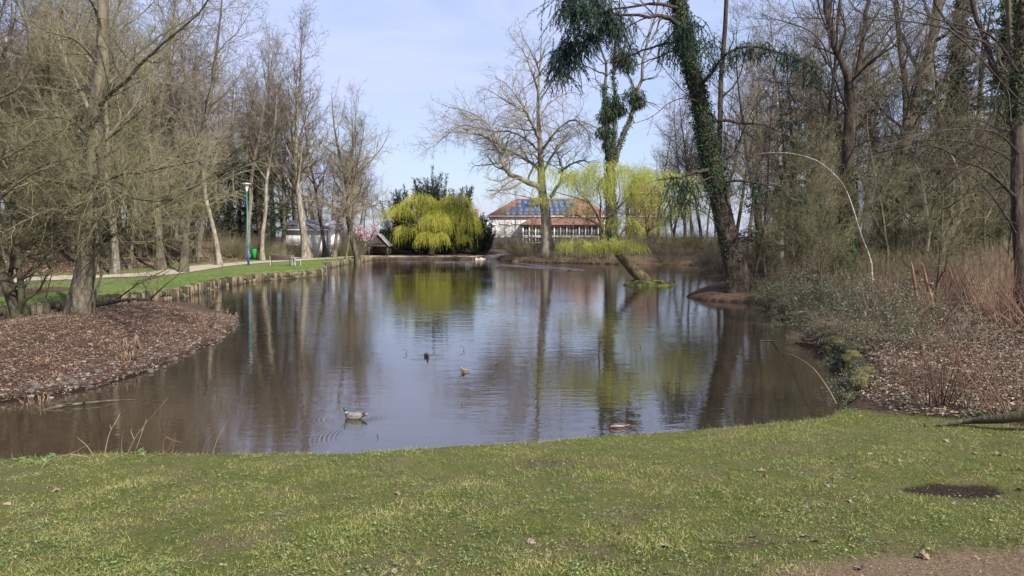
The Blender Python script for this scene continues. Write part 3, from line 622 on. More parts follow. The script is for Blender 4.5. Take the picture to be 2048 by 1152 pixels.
# -- the big plane tree on the far shore
plane_limbs = [
    ([(1088, 385), (1062, 365), (1030, 355), (1014, 345), (1005, 318), (992, 290), (965, 268, -1), (935, 262, -2), (905, 262, -3)], .42, .05),
    ([(1014, 345, 0), (1004, 315, 1), (1000, 290, 2), (985, 262, 3), (968, 240, 4), (930, 222, 5), (895, 212, 6)], .22, .04),
    ([(1085, 345), (1060, 325, 2), (1030, 308, 4), (1000, 300, 6), (960, 300, 8)], .26, .04),
    ([(1080, 280), (1062, 245, -2), (1050, 220, -3), (1028, 212, -4), (995, 190, -5), (960, 175, -6)], .24, .03),
    ([(1080, 290), (1075, 265, 2), (1055, 232, 3), (1035, 195, 5), (1015, 170, 5), (985, 150, 4)], .20, .03),
    ([(1078, 190), (1066, 150, 1), (1050, 110, 2), (1030, 80, 2), (1015, 60, 2)], .18, .02),
    ([(1080, 130), (1090, 95), (1105, 70), (1118, 55)], .13, .02),
    ([(1082, 150), (1065, 110, -2), (1045, 70, -2), (1035, 35, -2)], .13, .02),
    ([(1083, 300), (1100, 280, -2), (1125, 250, -3), (1150, 240, -4), (1175, 262, -5), (1185, 300, -5)], .20, .03),
    ([(1088, 340), (1105, 310, 2), (1118, 295, 3), (1140, 260, 4), (1165, 250, 5), (1195, 290, 6)], .18, .03),
    ([(1100, 395), (1115, 375), (1125, 340, 1), (1110, 300, 2), (1098, 285, 3)], .24, .05),
    ([(1118, 345), (1140, 330, -2), (1170, 322, -3), (1190, 345, -4), (1200, 370, -4)], .16, .03),
    ([(1082, 230), (1100, 205, 1), (1125, 190, 2), (1150, 185, 2), (1170, 200, 2)], .14, .02),
    ([(1080, 200), (1100, 170, -1), (1120, 140, -1), (1140, 130, -1)], .12, .02),
    ([(1086, 335), (1070, 310, -2), (1045, 300, -4), (1040, 270, -5), (1030, 262, -5)], .16, .03),
    ([(1084, 310), (1060, 285, 3), (1020, 262, 5), (980, 262, 6), (920, 250, 7), (880, 285, 8), (850, 300, 8)], .2, .02),
    ([(905, 262, -3), (880, 270, -4), (862, 290, -5)], .06, .02), ([(895, 212, 6), (875, 205, 6), (862, 195, 6)], .05, .02),
    ([(1090, 400), (1060, 395, -2), (1035, 390, -3), (1000, 385, -4), (975, 392, -4)], .14, .02)]
hero('plane_tree', 'huge bare plane tree with wide crooked limbs on the far shore', 'tree', 92,
     [(1095, 497), (1093, 470), (1092, 430), (1084, 380), (1082, 320), (1080, 280), (1076, 220), (1078, 160), (1082, 100), (1084, 60), (1082, 38)], [.62, .60, .55, .45, .38, .3, .22, .16, .1, .05, .02],
     plane_limbs, [dict(rho=2.1, lr=.5, lmin=.9, lmax=5.5, K=9, S=5, wig=.2, up=.0, ang=50, rr=.5, rmin=.025, bend=.05, t0=.15),
                   dict(rho=2.3, lr=.5, lmin=.6, lmax=2.4, K=6, S=3, wig=.2, up=-.01, ang=46, rr=.6, rmin=.014, rmax=.03, bend=.05, t0=.1),
                   dict(rho=3.0, lr=.6, lmin=.35, lmax=1.2, K=3, wig=.2, up=-.02, ang=42, rr=.6, rmin=.010, rmax=.014, t0=.1),
                   dict(rho=4.5, lr=.6, lmin=.2, lmax=.7, K=2, up=-.02, ang=38, rr=.7, rmin=.007, rmax=.010, t0=.1)], M['bark_plane'], M['twig'],
     twigs_on_trunk=[dict(rho=.5, lr=.12, lmin=1.2, lmax=3, K=7, S=4, wig=.18, up=.02, ang=55, rr=.2, rmin=.03, t0=.3), dict(rho=2., lr=.5, lmin=.5, lmax=1.6, K=4, wig=.2, ang=45, rr=.6, rmin=.014), dict(rho=4., lr=.5, lmin=.2, lmax=.8, K=2, ang=40, rr=.6, rmin=.009)])
# -- ivy helper
def ivy_on(o, P, R, n, t0, t1, out=.22, size=.10, mt=None, name='ivy', hang=0.):
    t = rng.uniform(t0, t1, n); f = t * (len(P) - 1); a = np.minimum(f.astype(int), len(P) - 2); w = (f - a)[:, None]
    c = P[a] * (1 - w) + P[a + 1] * w; r = R[a] * (1 - w[:, 0]) + R[a + 1] * w[:, 0]; T = unit(P[a + 1] - P[a])
    u = unit(np.cross(T, rng.normal(size=(n, 3)))); clump = .5 + .5 * np.sin(t * 37 + 3 * np.arctan2(u[:, 1], u[:, 0])) * np.sin(t * 61 + 1)
    d = r + out * rng.random(n) ** 1.5 * (.25 + clump); C = c + u * d[:, None]
    D = unit(u * .5 + np.array([0, 0, -1 - hang]) + rng.normal(size=(n, 3)) * .5)
    mb = MB(); mb.leaves(C, D, rng.lognormal(-.05, .4, n) * size, size * .85, nrm=u + rng.normal(size=(n, 3)) * .4)
    return part(name, mb, mt or M['ivy'], o)
# -- the ivy-covered multi-stemmed tree behind the island willow
o, P, R, LP, LR = hero('ivy_clad_tree', 'tall three-stemmed tree with dark ivy clumps rising behind the yellow-green willow', 'tree', 84,
     [(1222, 500), (1222, 440), (1220, 380), (1220, 330), (1222, 300)], [.60, .58, .52, .48, .42],
     [([(1221, 320), (1214, 280), (1213, 230), (1208, 170), (1212, 130), (1200, 90), (1190, 60), (1192, 20), (1180, -40)], .28, .05),
      ([(1222, 310), (1228, 270), (1230, 220), (1228, 180), (1226, 140), (1234, 80), (1240, 30), (1236, -40)], .26, .05),
      ([(1226, 330), (1238, 290), (1252, 255), (1266, 225), (1274, 190), (1283, 150), (1288, 110), (1300, 60), (1320, -10), (1330, -60)], .32, .06),
      ([(1214, 150), (1190, 140, -2), (1160, 128, -3), (1140, 118, -4)], .12, .03),
      ([(1274, 190), (1262, 160, 1), (1250, 130, 2), (1262, 90, 3), (1280, 40, 3)], .13, .03),
      ([(1285, 160), (1300, 158, -1), (1315, 155, -2)], .08, .03),
      ([(1226, 140), (1245, 120, 1), (1262, 110, 2), (1300, 120, 2)], .10, .02), ([(1204, 170), (1200, 170, -1), (1188, 172, -2)], .07, .02)],
     [dict(rho=.9, lr=.35, lmin=.8, lmax=3.4, K=7, S=4, wig=.2, up=.02, ang=50, rr=.45, rmin=.025, bend=.04, t0=.3),
      dict(rho=1.8, lr=.5, lmin=.5, lmax=1.8, K=5, wig=.2, ang=45, rr=.6, rmin=.016), dict(rho=3.5, lr=.5, lmin=.25, lmax=.8, K=2, ang=40, rr=.6, rmin=.01)], M['bark'], M['twig'])
ivy_on(o, P, R, 2600, .1, 1, .25, .16)
for k, (a, b, n, w) in enumerate([(0, .42, 1100, .35), (0, .5, 1000, .3), (0, .33, 700, .18)]): ivy_on(o, LP[k], LR[k], n, a, b, w, .17)
def tuft(cs, n, rad, size, Y0, hang=.7, mt=None, lg=.35, o=None, nm='ivy'):
    mb = MB()
    for (u, v, dY, r, *mul) in cs:
        q = rng.normal(size=(n, 3)); q = unit(q) * rng.random((n, 1)) ** .5 * np.array([r * 1.15, r, r * .9]); c = at(u, v, Y0 + dY)
        D = unit(q * .6 + np.array([0, 0, -hang]) + rng.normal(size=(n, 3)) * .35)
        mb.blades(c + q, D, rng.uniform(.5, 1.2, n) * lg, size)
    return part(nm, mb, mt or M['ivy'], o)
tuft([(1248, 105, 0, 1.5), (1255, 130, 0, 1.1), (1240, 118, 0, 1.0), (1228, 205, 0, 1.2), (1222, 222, 0, 1.1), (1210, 235, 0, .9), (1208, 265, 0, .9), (1268, 190, 0, 1.1), (1275, 205, 0, .9), (1216, 290, 0, .6), (1240, 220, 0, .7)], 520, 1, .10, 84, 1.2, M['conifer'], .55, o, 'ivy_clump')
# -- weeping willow on the far bank
def willow(name, label, base, domes, mt_leaf, trunkP, trunkR, limbs=(), nbare=0, seg=10, w=.03, r_s=.012, leafn=9, leafl=.12, grp=None):
    o = root(name, base, label, 'tree', grp)
    t = MB(); trunk_mesh(t, trunkP, trunkR, 12); part('trunk', t, M['bark_willow'], o, True)
    for Q, r0, r1 in limbs:
        l_ = MB(); l_.tubes(Q, np.linspace(r0, r1, len(Q)), 8, spike=True); part('limb', l_, M['bark_willow'], o, True)
    f = MB()
    for (c, rx, rz, l0, l1, n, full) in domes:
        nc = max(8, n // 9); ci = rng.integers(0, nc, n); ca = rng.random(nc) * 6.28; cr0 = np.sqrt(rng.random(nc)); cl_ = rng.uniform(.55, 1.25, nc)[ci]; spr = .20
        a = ca[ci]; rr = cr0[ci]; xx_ = rr * np.cos(a) + rng.normal(size=n) * spr; yy_ = rr * np.sin(a) + rng.normal(size=n) * spr; a = np.arctan2(yy_, xx_); rr = np.minimum(np.hypot(xx_, yy_), 1.08)
        x = rr * np.cos(a); y = rr * np.sin(a); z = np.sqrt(np.maximum(0, 1 - rr ** 2))
        lob = 1 + .12 * np.sin(a * 5 + c[0]) + .08 * np.sin(a * 9 + 1)
        S = np.stack([x * rx * lob, y * rx * lob, z * rz + rng.normal(size=n) * .12], 1) + np.asarray(c)
        D = np.stack([x * .8, y * .8, .35 - rr * .5], 1) + rng.normal(size=(n, 3)) * .18
        Ln = rng.uniform(l0, l1, n) * cl_
        Pk = np.zeros((n, seg, 3)); Pk[:, 0] = S; d = unit(D); wob = rng.normal(size=(n, 3)) * .05
        for k in range(1, seg):
            d = unit(d + np.array([0, 0, -.55]) + wob + rng.normal(size=(n, 3)) * .07); Pk[:, k] = Pk[:, k - 1] + d * (Ln / (seg - 1))[:, None]
        Pk[:, :, 2] = np.maximum(Pk[:, :, 2], .12 + rng.random((n, 1)) * .4)
        f.tubes(Pk, np.full((n, seg), r_s) * np.linspace(1, .5, seg), 3, spike=True)
        m = n * leafn; i = rng.integers(0, n, m); tt = rng.random(m) * (seg - 1.01); k = tt.astype(int); ww = (tt - k)[:, None]
        C = Pk[i, k] * (1 - ww) + Pk[i, k + 1] * ww; T = unit(Pk[i, k + 1] - Pk[i, k])
        f.blades(C, unit(T + rng.normal(size=(m, 3)) * .35), rng.uniform(.6, 1.2, m) * leafl, w)
    part('crown', f, mt_leaf, o)
    return o
b = at(862, 512, 101); gz = H1(b[0], b[1])
tP = spline([[b[0], b[1], gz - .1], [b[0] + .2, b[1], 2.5], [b[0] - .3, b[1], 5], [b[0], b[1], 6.6]], 10)
def dm(u, v, Y, rx, rz, l0, l1, n, full=True): return (at(u, v, Y), rx, rz, l0, l1, n, full)
wil_limbs = [(spline([at(862, 470, 101), at(u, v, 101 + dy), at(u2, v2, 101 + dy * 2)], 8), .16, .03) for u, v, u2, v2, dy in [(835, 430, 800, 415, 1), (880, 425, 905, 405, -1), (860, 420, 850, 395, 0), (900, 445, 930, 430, 1), (830, 450, 790, 440, -1)]]
willow('weeping_willow', 'broad weeping willow with yellow-green hanging strands on the far bank', (b[0], b[1], gz),
       [dm(838, 408, 101, 2.3, 1.1, 1.0, 3.6, 420), dm(875, 424, 100, 1.7, .9, 1.5, 4.6, 300), dm(912, 412, 101.5, 1.9, 1.4, 2.2, 5.6, 480), dm(796, 424, 101.5, 1.9, .9, .7, 2.0, 210), dm(940, 455, 101, .9, .9, 1.5, 3.6, 160), dm(926, 432, 99.5, 1.6, 1.0, 1.8, 4.6, 260), dm(890, 440, 99, 1.4, .8, 1.2, 3.8, 160),
        dm(868, 442, 97.8, 1.6, .7, 1.5, 3.0, 260), dm(810, 462, 99.5, 1.5, .6, 1.4, 2.9, 200), dm(852, 478, 97.6, 1.15, .8, .9, 2.0, 300), dm(880, 476, 97.8, .9, .6, .8, 2.0, 200), dm(795, 430, 101, 1.5, .8, 1.0, 2.0, 170), dm(925, 478, 99, .9, .5, .8, 1.8, 110)],
       M['willow_leaf'], tP, np.linspace(.45, .1, 10), wil_limbs, w=.034, r_s=.011, leafl=.17, leafn=8, seg=8)
# -- dark yew behind it
yb = []
for k, (u, v, Y, h_, w_) in enumerate([(868, 500, 107, 11.2, 3.6), (812, 505, 106.5, 8.4, 3.0), (915, 505, 107, 8.6, 3.2), (950, 505, 105, 5.2, 2.6), (775, 508, 104, 4.6, 2.4), (968, 508, 103.2, 3.6, 2.2), (845, 510, 105, 6, 3), (890, 510, 104.8, 6, 3)]):
    yb.append(at(u, 480, Y))
def yew(u, Y, h, w, label, n=46):
    x, y = px(u, Y); z = H1(x, y); o = root('yew_shrub', (x, y, z), label, 'shrub', 'dark yews behind the weeping willow'); st = MB(); f = MB()
    a = rng.random(n) * 6.28; rr = np.sqrt(rng.random(n)) * w; S = np.stack([np.cos(a) * rr * .5, np.sin(a) * rr * .5, np.full(n, .2)], 1) + [x, y, z]
    top = h * np.sqrt(np.maximum(.05, 1 - (rr / w) ** 2 * .8)) * rng.uniform(.72, 1.02, n)
    P1, R1 = grow(S, np.stack([np.cos(a) * rr * .5, np.sin(a) * rr * .5, top], 1), top, .05, 10, .05, .03, .2); st.tubes(P1, R1, 4, spike=True)
    S, D, Rp, Lp, t = spawn(P1, R1, 11, .02, 1, 48, 12, nmax=120); P2, R2 = grow(S, D, rng.uniform(.35, .9, len(S)) * (1.2 - t * .7), .012, 3, .1, .12, .5); f.tubes(P2, R2, 3, spike=True)
    S, D, Rp, Lp, t3 = spawn(P2, R2, 11, 0, 1, 45, 12); f.blades(S, D, rng.uniform(.2, .42, len(S)), .10)
    part('stems', st, M['bark_dark'], o); part('crown', f, M['conifer'], o)
yew(868, 106, 12.6, 3.4, 'tallest dark yew rising above the yellow-green willow', 66)
yew(808, 105.5, 9.2, 3.2, 'dark yew at the left shoulder of the yellow-green willow', 51)
yew(920, 106, 9.6, 3.2, 'dark yew with pointed shoots right of the tallest yew', 51)
yew(958, 103.2, 5.6, 2.4, 'low dark yew at the right edge of the weeping willow', 42)
yew(782, 103.5, 4.4, 2.2, 'dark yew beside the little gabled hut', 39)
yew(845, 104, 4.6, 3.2, 'dark yew filling the gap behind the willow strands', 51)
yew(900, 103.8, 4.4, 3.0, 'low dark yew under the right half of the willow', 45)
# -- leaning willow on its islet
isl = atz(1300, 563, .25); IX, IY = isl[0], isl[1]
im = MB(); ga = np.linspace(0, 2 * math.pi, 33)[:-1]; rings = np.linspace(1, 0, 8); V = []
for r_ in rings:
    rad = 1 + .12 * np.sin(ga * 3 + 1) + .08 * np.sin(ga * 7)
    z = -.35 + .75 * np.sqrt(max(0, 1 - r_ ** 2.2)) + .05 * np.sin(ga * 4 + r_ * 9) * (1 - r_)
    V.append(np.stack([IX + np.cos(ga) * 1.75 * rad * r_ - .1 + .25 * (1 - r_) * -1, IY + np.sin(ga) * 1.1 * rad * r_, z], 1))
i = np.arange(32)[None] + np.arange(7)[:, None] * 32; i2 = (np.arange(32) + 1)[None] % 32 + np.arange(7)[:, None] * 32
im.add(np.array(V), None, np.stack([i, i2, i2 + 32, i + 32], -1).reshape(-1, 4))
M['islet'] = mat('islet', [(.02, .016, .01), (.05, .05, .015), (.12, .14, .03), (.16, .17, .04)], 2.5, .95, .8, 18, hi=(.35, .7))
tag(obj('islet', im.mesh('islet', M['islet'], smooth=True)), kind='structure')
YI = IY
iw = lambda pts, K=12: pline(YI, pts, K)
itP = iw([(1290, 563), (1272, 545), (1255, 528), (1242, 515), (1228, 500), (1212, 485)], 10); itP[0, 2] = .05
il = [(iw([(1215, 488), (1205, 460), (1206, 440), (1225, 425), (1250, 402), (1265, 385), (1280, 368)]), .10, .02),
      (iw([(1204, 450), (1195, 432), (1178, 405, 1), (1160, 388, 1), (1150, 372, 1)]), .09, .02),
      (iw([(1204, 450), (1200, 430), (1202, 400, -1), (1196, 370, -1), (1210, 350, -1)]), .07, .02),
      (iw([(1200, 455), (1190, 445), (1165, 434, -1), (1140, 430, -1), (1105, 445, -2)]), .08, .02),
      (iw([(1232, 505), (1238, 480), (1250, 455, 1), (1275, 430, 1), (1310, 405, 2), (1340, 395, 2)]), .09, .02),
      (iw([(1212, 490), (1204, 470), (1203, 455), (1204, 440)]), .24, .13),
      (iw([(1215, 490), (1200, 488), (1175, 485), (1150, 492)]), .05, .02), (iw([(1235, 510), (1250, 495), (1262, 497), (1275, 505)]), .05, .02),
      (iw([(1225, 425), (1240, 390, 2), (1235, 350, 2), (1240, 340, 2)]), .05, .02), (iw([(1178, 405), (1150, 395, 2), (1115, 385, 2), (1090, 375, 2)]), .05, .015)]
def di(u, v, dy, rx, rz, l0, l1, n): return dm(u, v, YI + dy, rx, rz, l0, l1, n)
willow('leaning_willow', 'leaning willow with pale yellow-green strands growing from the small islet', (IX - .3, IY, .1),
       [di(1210, 352, 0, 1.6, .8, .6, 1.9, 480), di(1160, 368, .5, 1.5, .7, .6, 1.7, 360), di(1262, 362, .5, 1.6, .8, .6, 2.1, 480), di(1115, 366, 1, 1.3, .6, .4, 1.6, 260), di(1312, 372, 1.2, 1.6, .8, .6, 2.2, 420), di(1360, 375, 1.5, 1.5, .8, .6, 2.2, 320), di(1085, 350, 1.5, 1.0, .5, .4, 1.2, 110), di(1400, 400, 2.5, 1.2, .7, .6, 1.8, 160),
        di(1225, 385, -.6, 1.6, .6, .4, 1.3, 240), di(1180, 400, -.6, 1.3, .5, .4, 1.2, 120), di(1290, 405, -.6, 1.5, .6, .4, 1.5, 180), di(1150, 492, -.3, 1.0, .26, .35, 1.0, 330), di(1190, 492, -.4, .6, .2, .3, .8, 110), di(1255, 494, -1.2, 1.0, .26, .4, 1.0, 260), di(1215, 488, -1.0, .8, .25, .4, 1.0, 150), di(1245, 450, .3, 1.0, .5, .4, 1.4, 170), di(1100, 405, .5, 1.1, .4, .3, .9, 150), di(1330, 420, 1, 1.3, .5, .5, 1.5, 190), di(1380, 425, 2, 1.2, .5, .5, 1.5, 140), di(1150, 430, .6, 1.0, .4, .4, .9, 130), di(1300, 455, 1, 1.1, .5, .5, 1.4, 130), di(1290, 420, .5, 1.1, .4, .5, 1.4, 60)],
       M['willow_leaf_pale'], itP, np.array([.44, .40, .36, .33, .30, .27, .24, .22, .19, .17]), il, w=.024, r_s=.006, leafl=.09, leafn=7, seg=7)
# fine twigs of that willow
o = bpy.data.objects['leaning_willow']; tw = MB(); Pq = np.array([q[0] for q in il if len(q[0]) == 12]); Rq = np.array([np.linspace(q[1], q[2], 12) for q in il])
ramify(tw, Pq, Rq, [dict(rho=5, lr=.5, lmin=.3, lmax=1.6, K=6, S=3, wig=.18, up=.03, ang=45, rr=.4, rmin=.01, t0=.2), dict(rho=6, lr=.5, lmin=.2, lmax=.9, K=4, wig=.2, up=-.05, ang=45, rr=.6, rmin=.006), dict(rho=5, lr=.5, lmin=.15, lmax=.5, K=2, up=-.1, ang=45, rr=.6, rmin=.004)])
part('twigs', tw, M['twig_olive'], o)
# -- the great leaning trunk on the right spit: conifer with ivy and drooping sprays
YL = 36.0
o, P, R, LP, LR = hero('leaning_conifer', 'massive dark leaning conifer trunk wrapped in ivy on the right spit', 'tree', YL,
     [(1484, 580), (1470, 530), (1450, 450), (1432, 370), (1418, 300), (1405, 235), (1392, 170), (1375, 100), (1362, 40), (1350, -30), (1335, -110)], [.50, .46, .43, .42, .40, .37, .35, .34, .31, .28, .22],
     [([(1425, 335), (1390, 345, -1), (1350, 355, -1.5), (1310, 361, -2)], .11, .03),
      ([(1375, 60), (1330, 35, -1), (1290, 32, -2), (1240, 30, -2), (1190, 20, -2.5), (1150, 15, -2.5)], .13, .03),
      ([(1378, 82), (1330, 88, 1), (1290, 100, 2), (1230, 122, 2), (1195, 132, 2)], .08, .02),
      ([(1380, 90), (1340, 105, 1), (1300, 120, 0), (1250, 140, 0)], .06, .015),
      ([(1370, 20), (1320, 8, -1), (1270, 12, -1), (1210, 25, -1), (1150, 60, -1), (1125, 110, -1)], .09, .02),
      ([(1415, 245), (1450, 240, 1), (1490, 246, 1.5), (1530, 250, 2), (1580, 272, 2.5), (1640, 280, 3)], .10, .025),
      ([(1398, 170), (1420, 150, -1), (1450, 110, -1.5), (1500, 92, -2), (1560, 105, -2), (1620, 130, -2), (1660, 150, -2)], .09, .02),
      ([(1390, 110), (1412, 90, 1), (1440, 70, 2)], .05, .02), ([(1440, 365), (1480, 362, -1), (1520, 368, -1.5), (1600, 380, -2)], .07, .02),
      ([(1428, 350), (1410, 360, -1), (1385, 372, -1.5)], .05, .02), ([(1425, 360), (1380, 330, 1), (1350, 350, 1)], .04, .015),
      ([(1405, 220), (1360, 175, 2), (1330, 140, 3), (1300, 100, 3)], .04, .012), ([(1400, 200), (1350, 200, -2), (1300, 235, -3), (1255, 250, -3)], .035, .01), ([(1430, 390), (1380, 400, -1.5), (1340, 430, -2), (1300, 440, -2)], .04, .012), ([(1445, 460), (1400, 420, -2), (1350, 425, -3), (1290, 410, -3)], .03, .01)],
     [dict(rho=1.6, lr=.32, lmin=.5, lmax=2.2, K=6, S=4, wig=.12, up=-.03, ang=55, rr=.5, rmin=.012, t0=.15), dict(rho=3, lr=.5, lmin=.3, lmax=1.1, K=4, wig=.14, up=-.02, ang=45, rr=.6, rmin=.007), dict(rho=4, lr=.5, lmin=.15, lmax=.6, K=2, ang=40, rr=.6, rmin=.005)],
     M['bark_dark'], M['twig_dark'], S=18, flr=1.45)
ivy_on(o, P, R, 15000, .30, .97, .30, .075); ivy_on(o, P, R, 900, .08, .32, .10, .08)
def sprays(name, o, Y0, arcs, n, lg, mt, w=.045):
    """drooping needle sprays hung from a line of points: (polyline pixels, hang length, amount)"""
    mb = MB()
    for pts, hang, q in arcs:
        Q = pline(Y0, pts, 16); k = int(n * q); t = rng.random(k) * 14.99; a = t.astype(int); w_ = (t - a)[:, None]; S = Q[a] * (1 - w_) + Q[a + 1] * w_ + rng.normal(size=(k, 3)) * [.35, .35, .15]
        D = rng.normal(size=(k, 3)) * [.7, .7, .2] + [0, 0, -.35]; P1, R1 = grow(S, D, hang * rng.uniform(.3, 1.1, k), .008, 6, .12, -.28, .5); mb.tubes(P1, R1, 3, spike=True)
        S, D, Rp, Lp, t3 = spawn(P1, R1, 22, 0, 1, 42, 10); mb.blades(S, unit(D + [0, 0, -.3]), rng.uniform(.6, 1.2, len(S)) * lg, w)
    return part(name, mb, mt, o)
sprays('needle_spray', o, YL, [([(1240, 30, -2), (1190, 20, -2.5), (1150, 15, -2.5), (1125, 5, -2.5)], 1.6, 1.6), ([(1250, 50, -1), (1200, 55, -1), (1150, 80, -1), (1125, 125, -1)], 1.3, 1.9), ([(1210, -5, -2), (1160, -10, -2), (1125, -5, -2)], 1.5, 1.3), ([(1150, 60, -1), (1130, 100, -1), (1118, 150, -1)], 1.5, 1.2)], 112, .18, M['spruce'])
sprays('needle_spray', o, YL, [([(1390, 35, -1), (1360, 60, -.8), (1330, 80, -.6)], 1.2, 1.2), ([(1375, 85, -1), (1345, 110, -.8)], 1.0, .7), ([(1400, 70, .6), (1425, 100, .6)], 1.0, .6)], 95, .16, M['spruce'])
sprays('needle_spray', o, YL, [([(1440, 118, -1.5), (1480, 95, -1.8), (1520, 92, -2), (1560, 105, -2), (1600, 115, -2)], .7, 2.6), ([(1590, 115, -2), (1640, 140, -2), (1660, 155, -2)], 1.2, .7), ([(1420, 150, -1), (1450, 115, -1.2)], .7, .5)], 80, .15, M['spruce'])
sprays('needle_spray', o, YL, [([(1335, 362, -1.6), (1375, 362, -1.4), (1395, 372, -1.3)], 1.3, .8), ([(1350, 400, -1.5), (1370, 395, -1.4)], 1.2, .4)], 85, .15, M['spruce'])
sprays('needle_spray', o, YL, [([(1455, 370, -1), (1520, 372, -1.4), (1590, 385, -2), (1640, 400, -2)], 1.0, .9), ([(1560, 268, 2.2), (1620, 280, 3)], .6, .35)], 80, .15, M['spruce'])
# second thin stem behind it
hero('slender_tree', 'slender dark stem standing close behind the massive leaning trunk', 'tree', 37.4,
     [(1465, 560), (1456, 500), (1440, 420), (1438, 330), (1440, 250), (1442, 150), (1450, 60), (1455, -60)], [.16, .15, .14, .13, .12, .11, .1, .08],
     [([(1438, 330), (1470, 300, .5), (1500, 230, 1), (1540, 170, 1)], .05, .015), ([(1440, 250), (1400, 200, .5), (1370, 150, 1), (1330, 110, 1)], .05, .015), ([(1442, 200), (1480, 150, -.5), (1500, 60, -1)], .05, .015)], LV(.7, .008), M['bark_dark'], M['twig_dark'])
# -- left foreground tree on the peninsula
YA = 22.3
nearLV = [dict(rho=4.3, lr=.38, lmin=.5, lmax=2.8, K=8, S=4, wig=.13, up=.0, ang=48, rr=.45, rmin=.010, bend=.03, t0=.06),
          dict(rho=5.0, lr=.5, lmin=.35, lmax=1.5, K=5, wig=.14, up=.0, ang=45, rr=.55, rmin=.0055, rmax=.012, bend=.02, t0=.06),
          dict(rho=9.0, lr=.55, lmin=.2, lmax=.9, K=2, up=0, ang=42, rr=.6, rmin=.0042, rmax=.006, t0=.06)]
A_limbs = [([(176, 500), (230, 470, -.5), (300, 420, -1), (370, 385, -1.5), (430, 350, -2), (500, 325, -2.5), (560, 300, -3)], .062, .012),
           ([(180, 490), (215, 455, 1), (245, 440, 1.5), (290, 430, 2), (340, 425, 2.5)], .04, .01),
           ([(190, 440), (240, 430, 1), (300, 400, 2), (370, 378, 2.5), (440, 360, 3), (520, 335, 3)], .05, .01),
           ([(183, 400), (140, 370, -1), (80, 360, -2), (20, 380, -2.5), (-60, 400, -3)], .055, .012),
           ([(188, 330), (230, 300, 1), (280, 280, 1.6), (320, 262, 2), (380, 240, 3)], .05, .01),
           ([(196, 215), (240, 170, -1), (290, 120, -2), (340, 75, -3), (400, 20, -3.5), (440, -30, -4)], .075, .015),
           ([(198, 195), (250, 130, 1), (310, 80, 1.5), (370, 40, 2), (420, 10, 2)], .055, .012),
           ([(190, 240), (150, 160, 1), (120, 90, 2), (110, 20, 2), (80, -40, 3)], .06, .012),
           ([(190, 280), (140, 240, -1), (90, 235, -2), (30, 250, -3), (-40, 260, -3)], .05, .01),
           ([(200, 130), (150, 80, -1), (90, 60, -2), (40, 20, -2)], .05, .01), ([(202, 110), (240, 60, 1), (280, 30, 2), (330, -20, 2)], .05, .01),
           ([(188, 360), (150, 330, 2), (100, 290, 3), (50, 290, 4), (0, 310, 5)], .05, .01), ([(186, 380), (240, 350, -2), (290, 345, -3), (350, 330, -4), (420, 320, -5)], .045, .01),
           ([(192, 260), (150, 270, 2.5), (100, 230, 3), (70, 180, 3)], .045, .01), ([(180, 450), (130, 420, -2), (70, 430, -3), (0, 470, -4)], .045, .01),
           ([(204, 60), (190, 20, -1), (160, -40, -2)], .06, .02), ([(188, 300), (250, 250, -2.5), (300, 200, -3), (330, 150, -3)], .045, .01), ([(186, 350), (230, 380, -3), (280, 400, -4), (330, 400, -5), (400, 372, -5)], .045, .01)]
hero('lakeside_tree', 'big grey-brown tree trunk with long low boughs on the littered left bank', 'tree', YA,
     [(157, 636), (160, 600), (172, 540), (178, 490), (182, 430), (185, 370), (188, 310), (190, 250), (198, 180), (204, 110), (207, 40), (206, -40), (208, -110)], [.29, .285, .27, .26, .27, .25, .235, .22, .20, .18, .16, .13, .09],
     A_limbs, nearLV, M['bark'], M['twig_olive'], S=20, K=26, flr=1.35, lump=.06)
# -- multi-stemmed shrub tree at the left edge
o, P, R, LP, LR = hero('multi_stem_tree', 'mossy multi-stemmed small tree at the far left beside the littered bank', 'tree', 22,
     [(38, 642), (30, 620), (20, 590), (8, 560), (-2, 520), (-10, 470), (-8, 400), (-20, 300)], [.17, .15, .13, .12, .11, .1, .08, .06],
     [([(32, 636), (44, 600, -.2), (38, 560, -.3), (40, 520, -.4), (30, 450, -.5), (22, 380, -.5), (30, 280, -.5), (20, 160, 0)], .11, .02),
      ([(30, 610), (22, 570, .2), (26, 520, .3), (34, 500, .3), (80, 470, 0), (130, 430, -.3), (165, 400, -.6), (200, 330, -1)], .085, .02),
      ([(40, 632), (33, 590, .3), (14, 560, .3), (-10, 540, .4), (-60, 500, .5)], .10, .03),
      ([(36, 505, -.3), (80, 478, -.6), (110, 465, -1), (150, 463, -1.5), (170, 490, -2)], .035, .008),
      ([(-40, 400, -1), (30, 360, -1.5), (90, 330, -2), (160, 305, -2.5), (180, 250, -2.5)], .06, .015),
      ([(-60, 330, -2), (0, 320, -2), (60, 290, -1.5), (120, 262, -1), (180, 250, 0), (230, 200, 0)], .05, .01),
      ([(-50, 450, -3), (0, 395, -3), (60, 350, -3), (110, 330, -3), (165, 308, -3)], .05, .015), ([(-30, 200, -1), (30, 180, -1), (60, 120, -1), (50, 40, -1)], .05, .01), ([(-20, 480, 0), (30, 440, 0), (80, 420, 0), (150, 412, 0), (200, 395, 0), (260, 400, 0)], .035, .008)],
     nearLV, M['bark_moss'], M['twig_olive'], S=12, flr=1.3, limb_part=True)
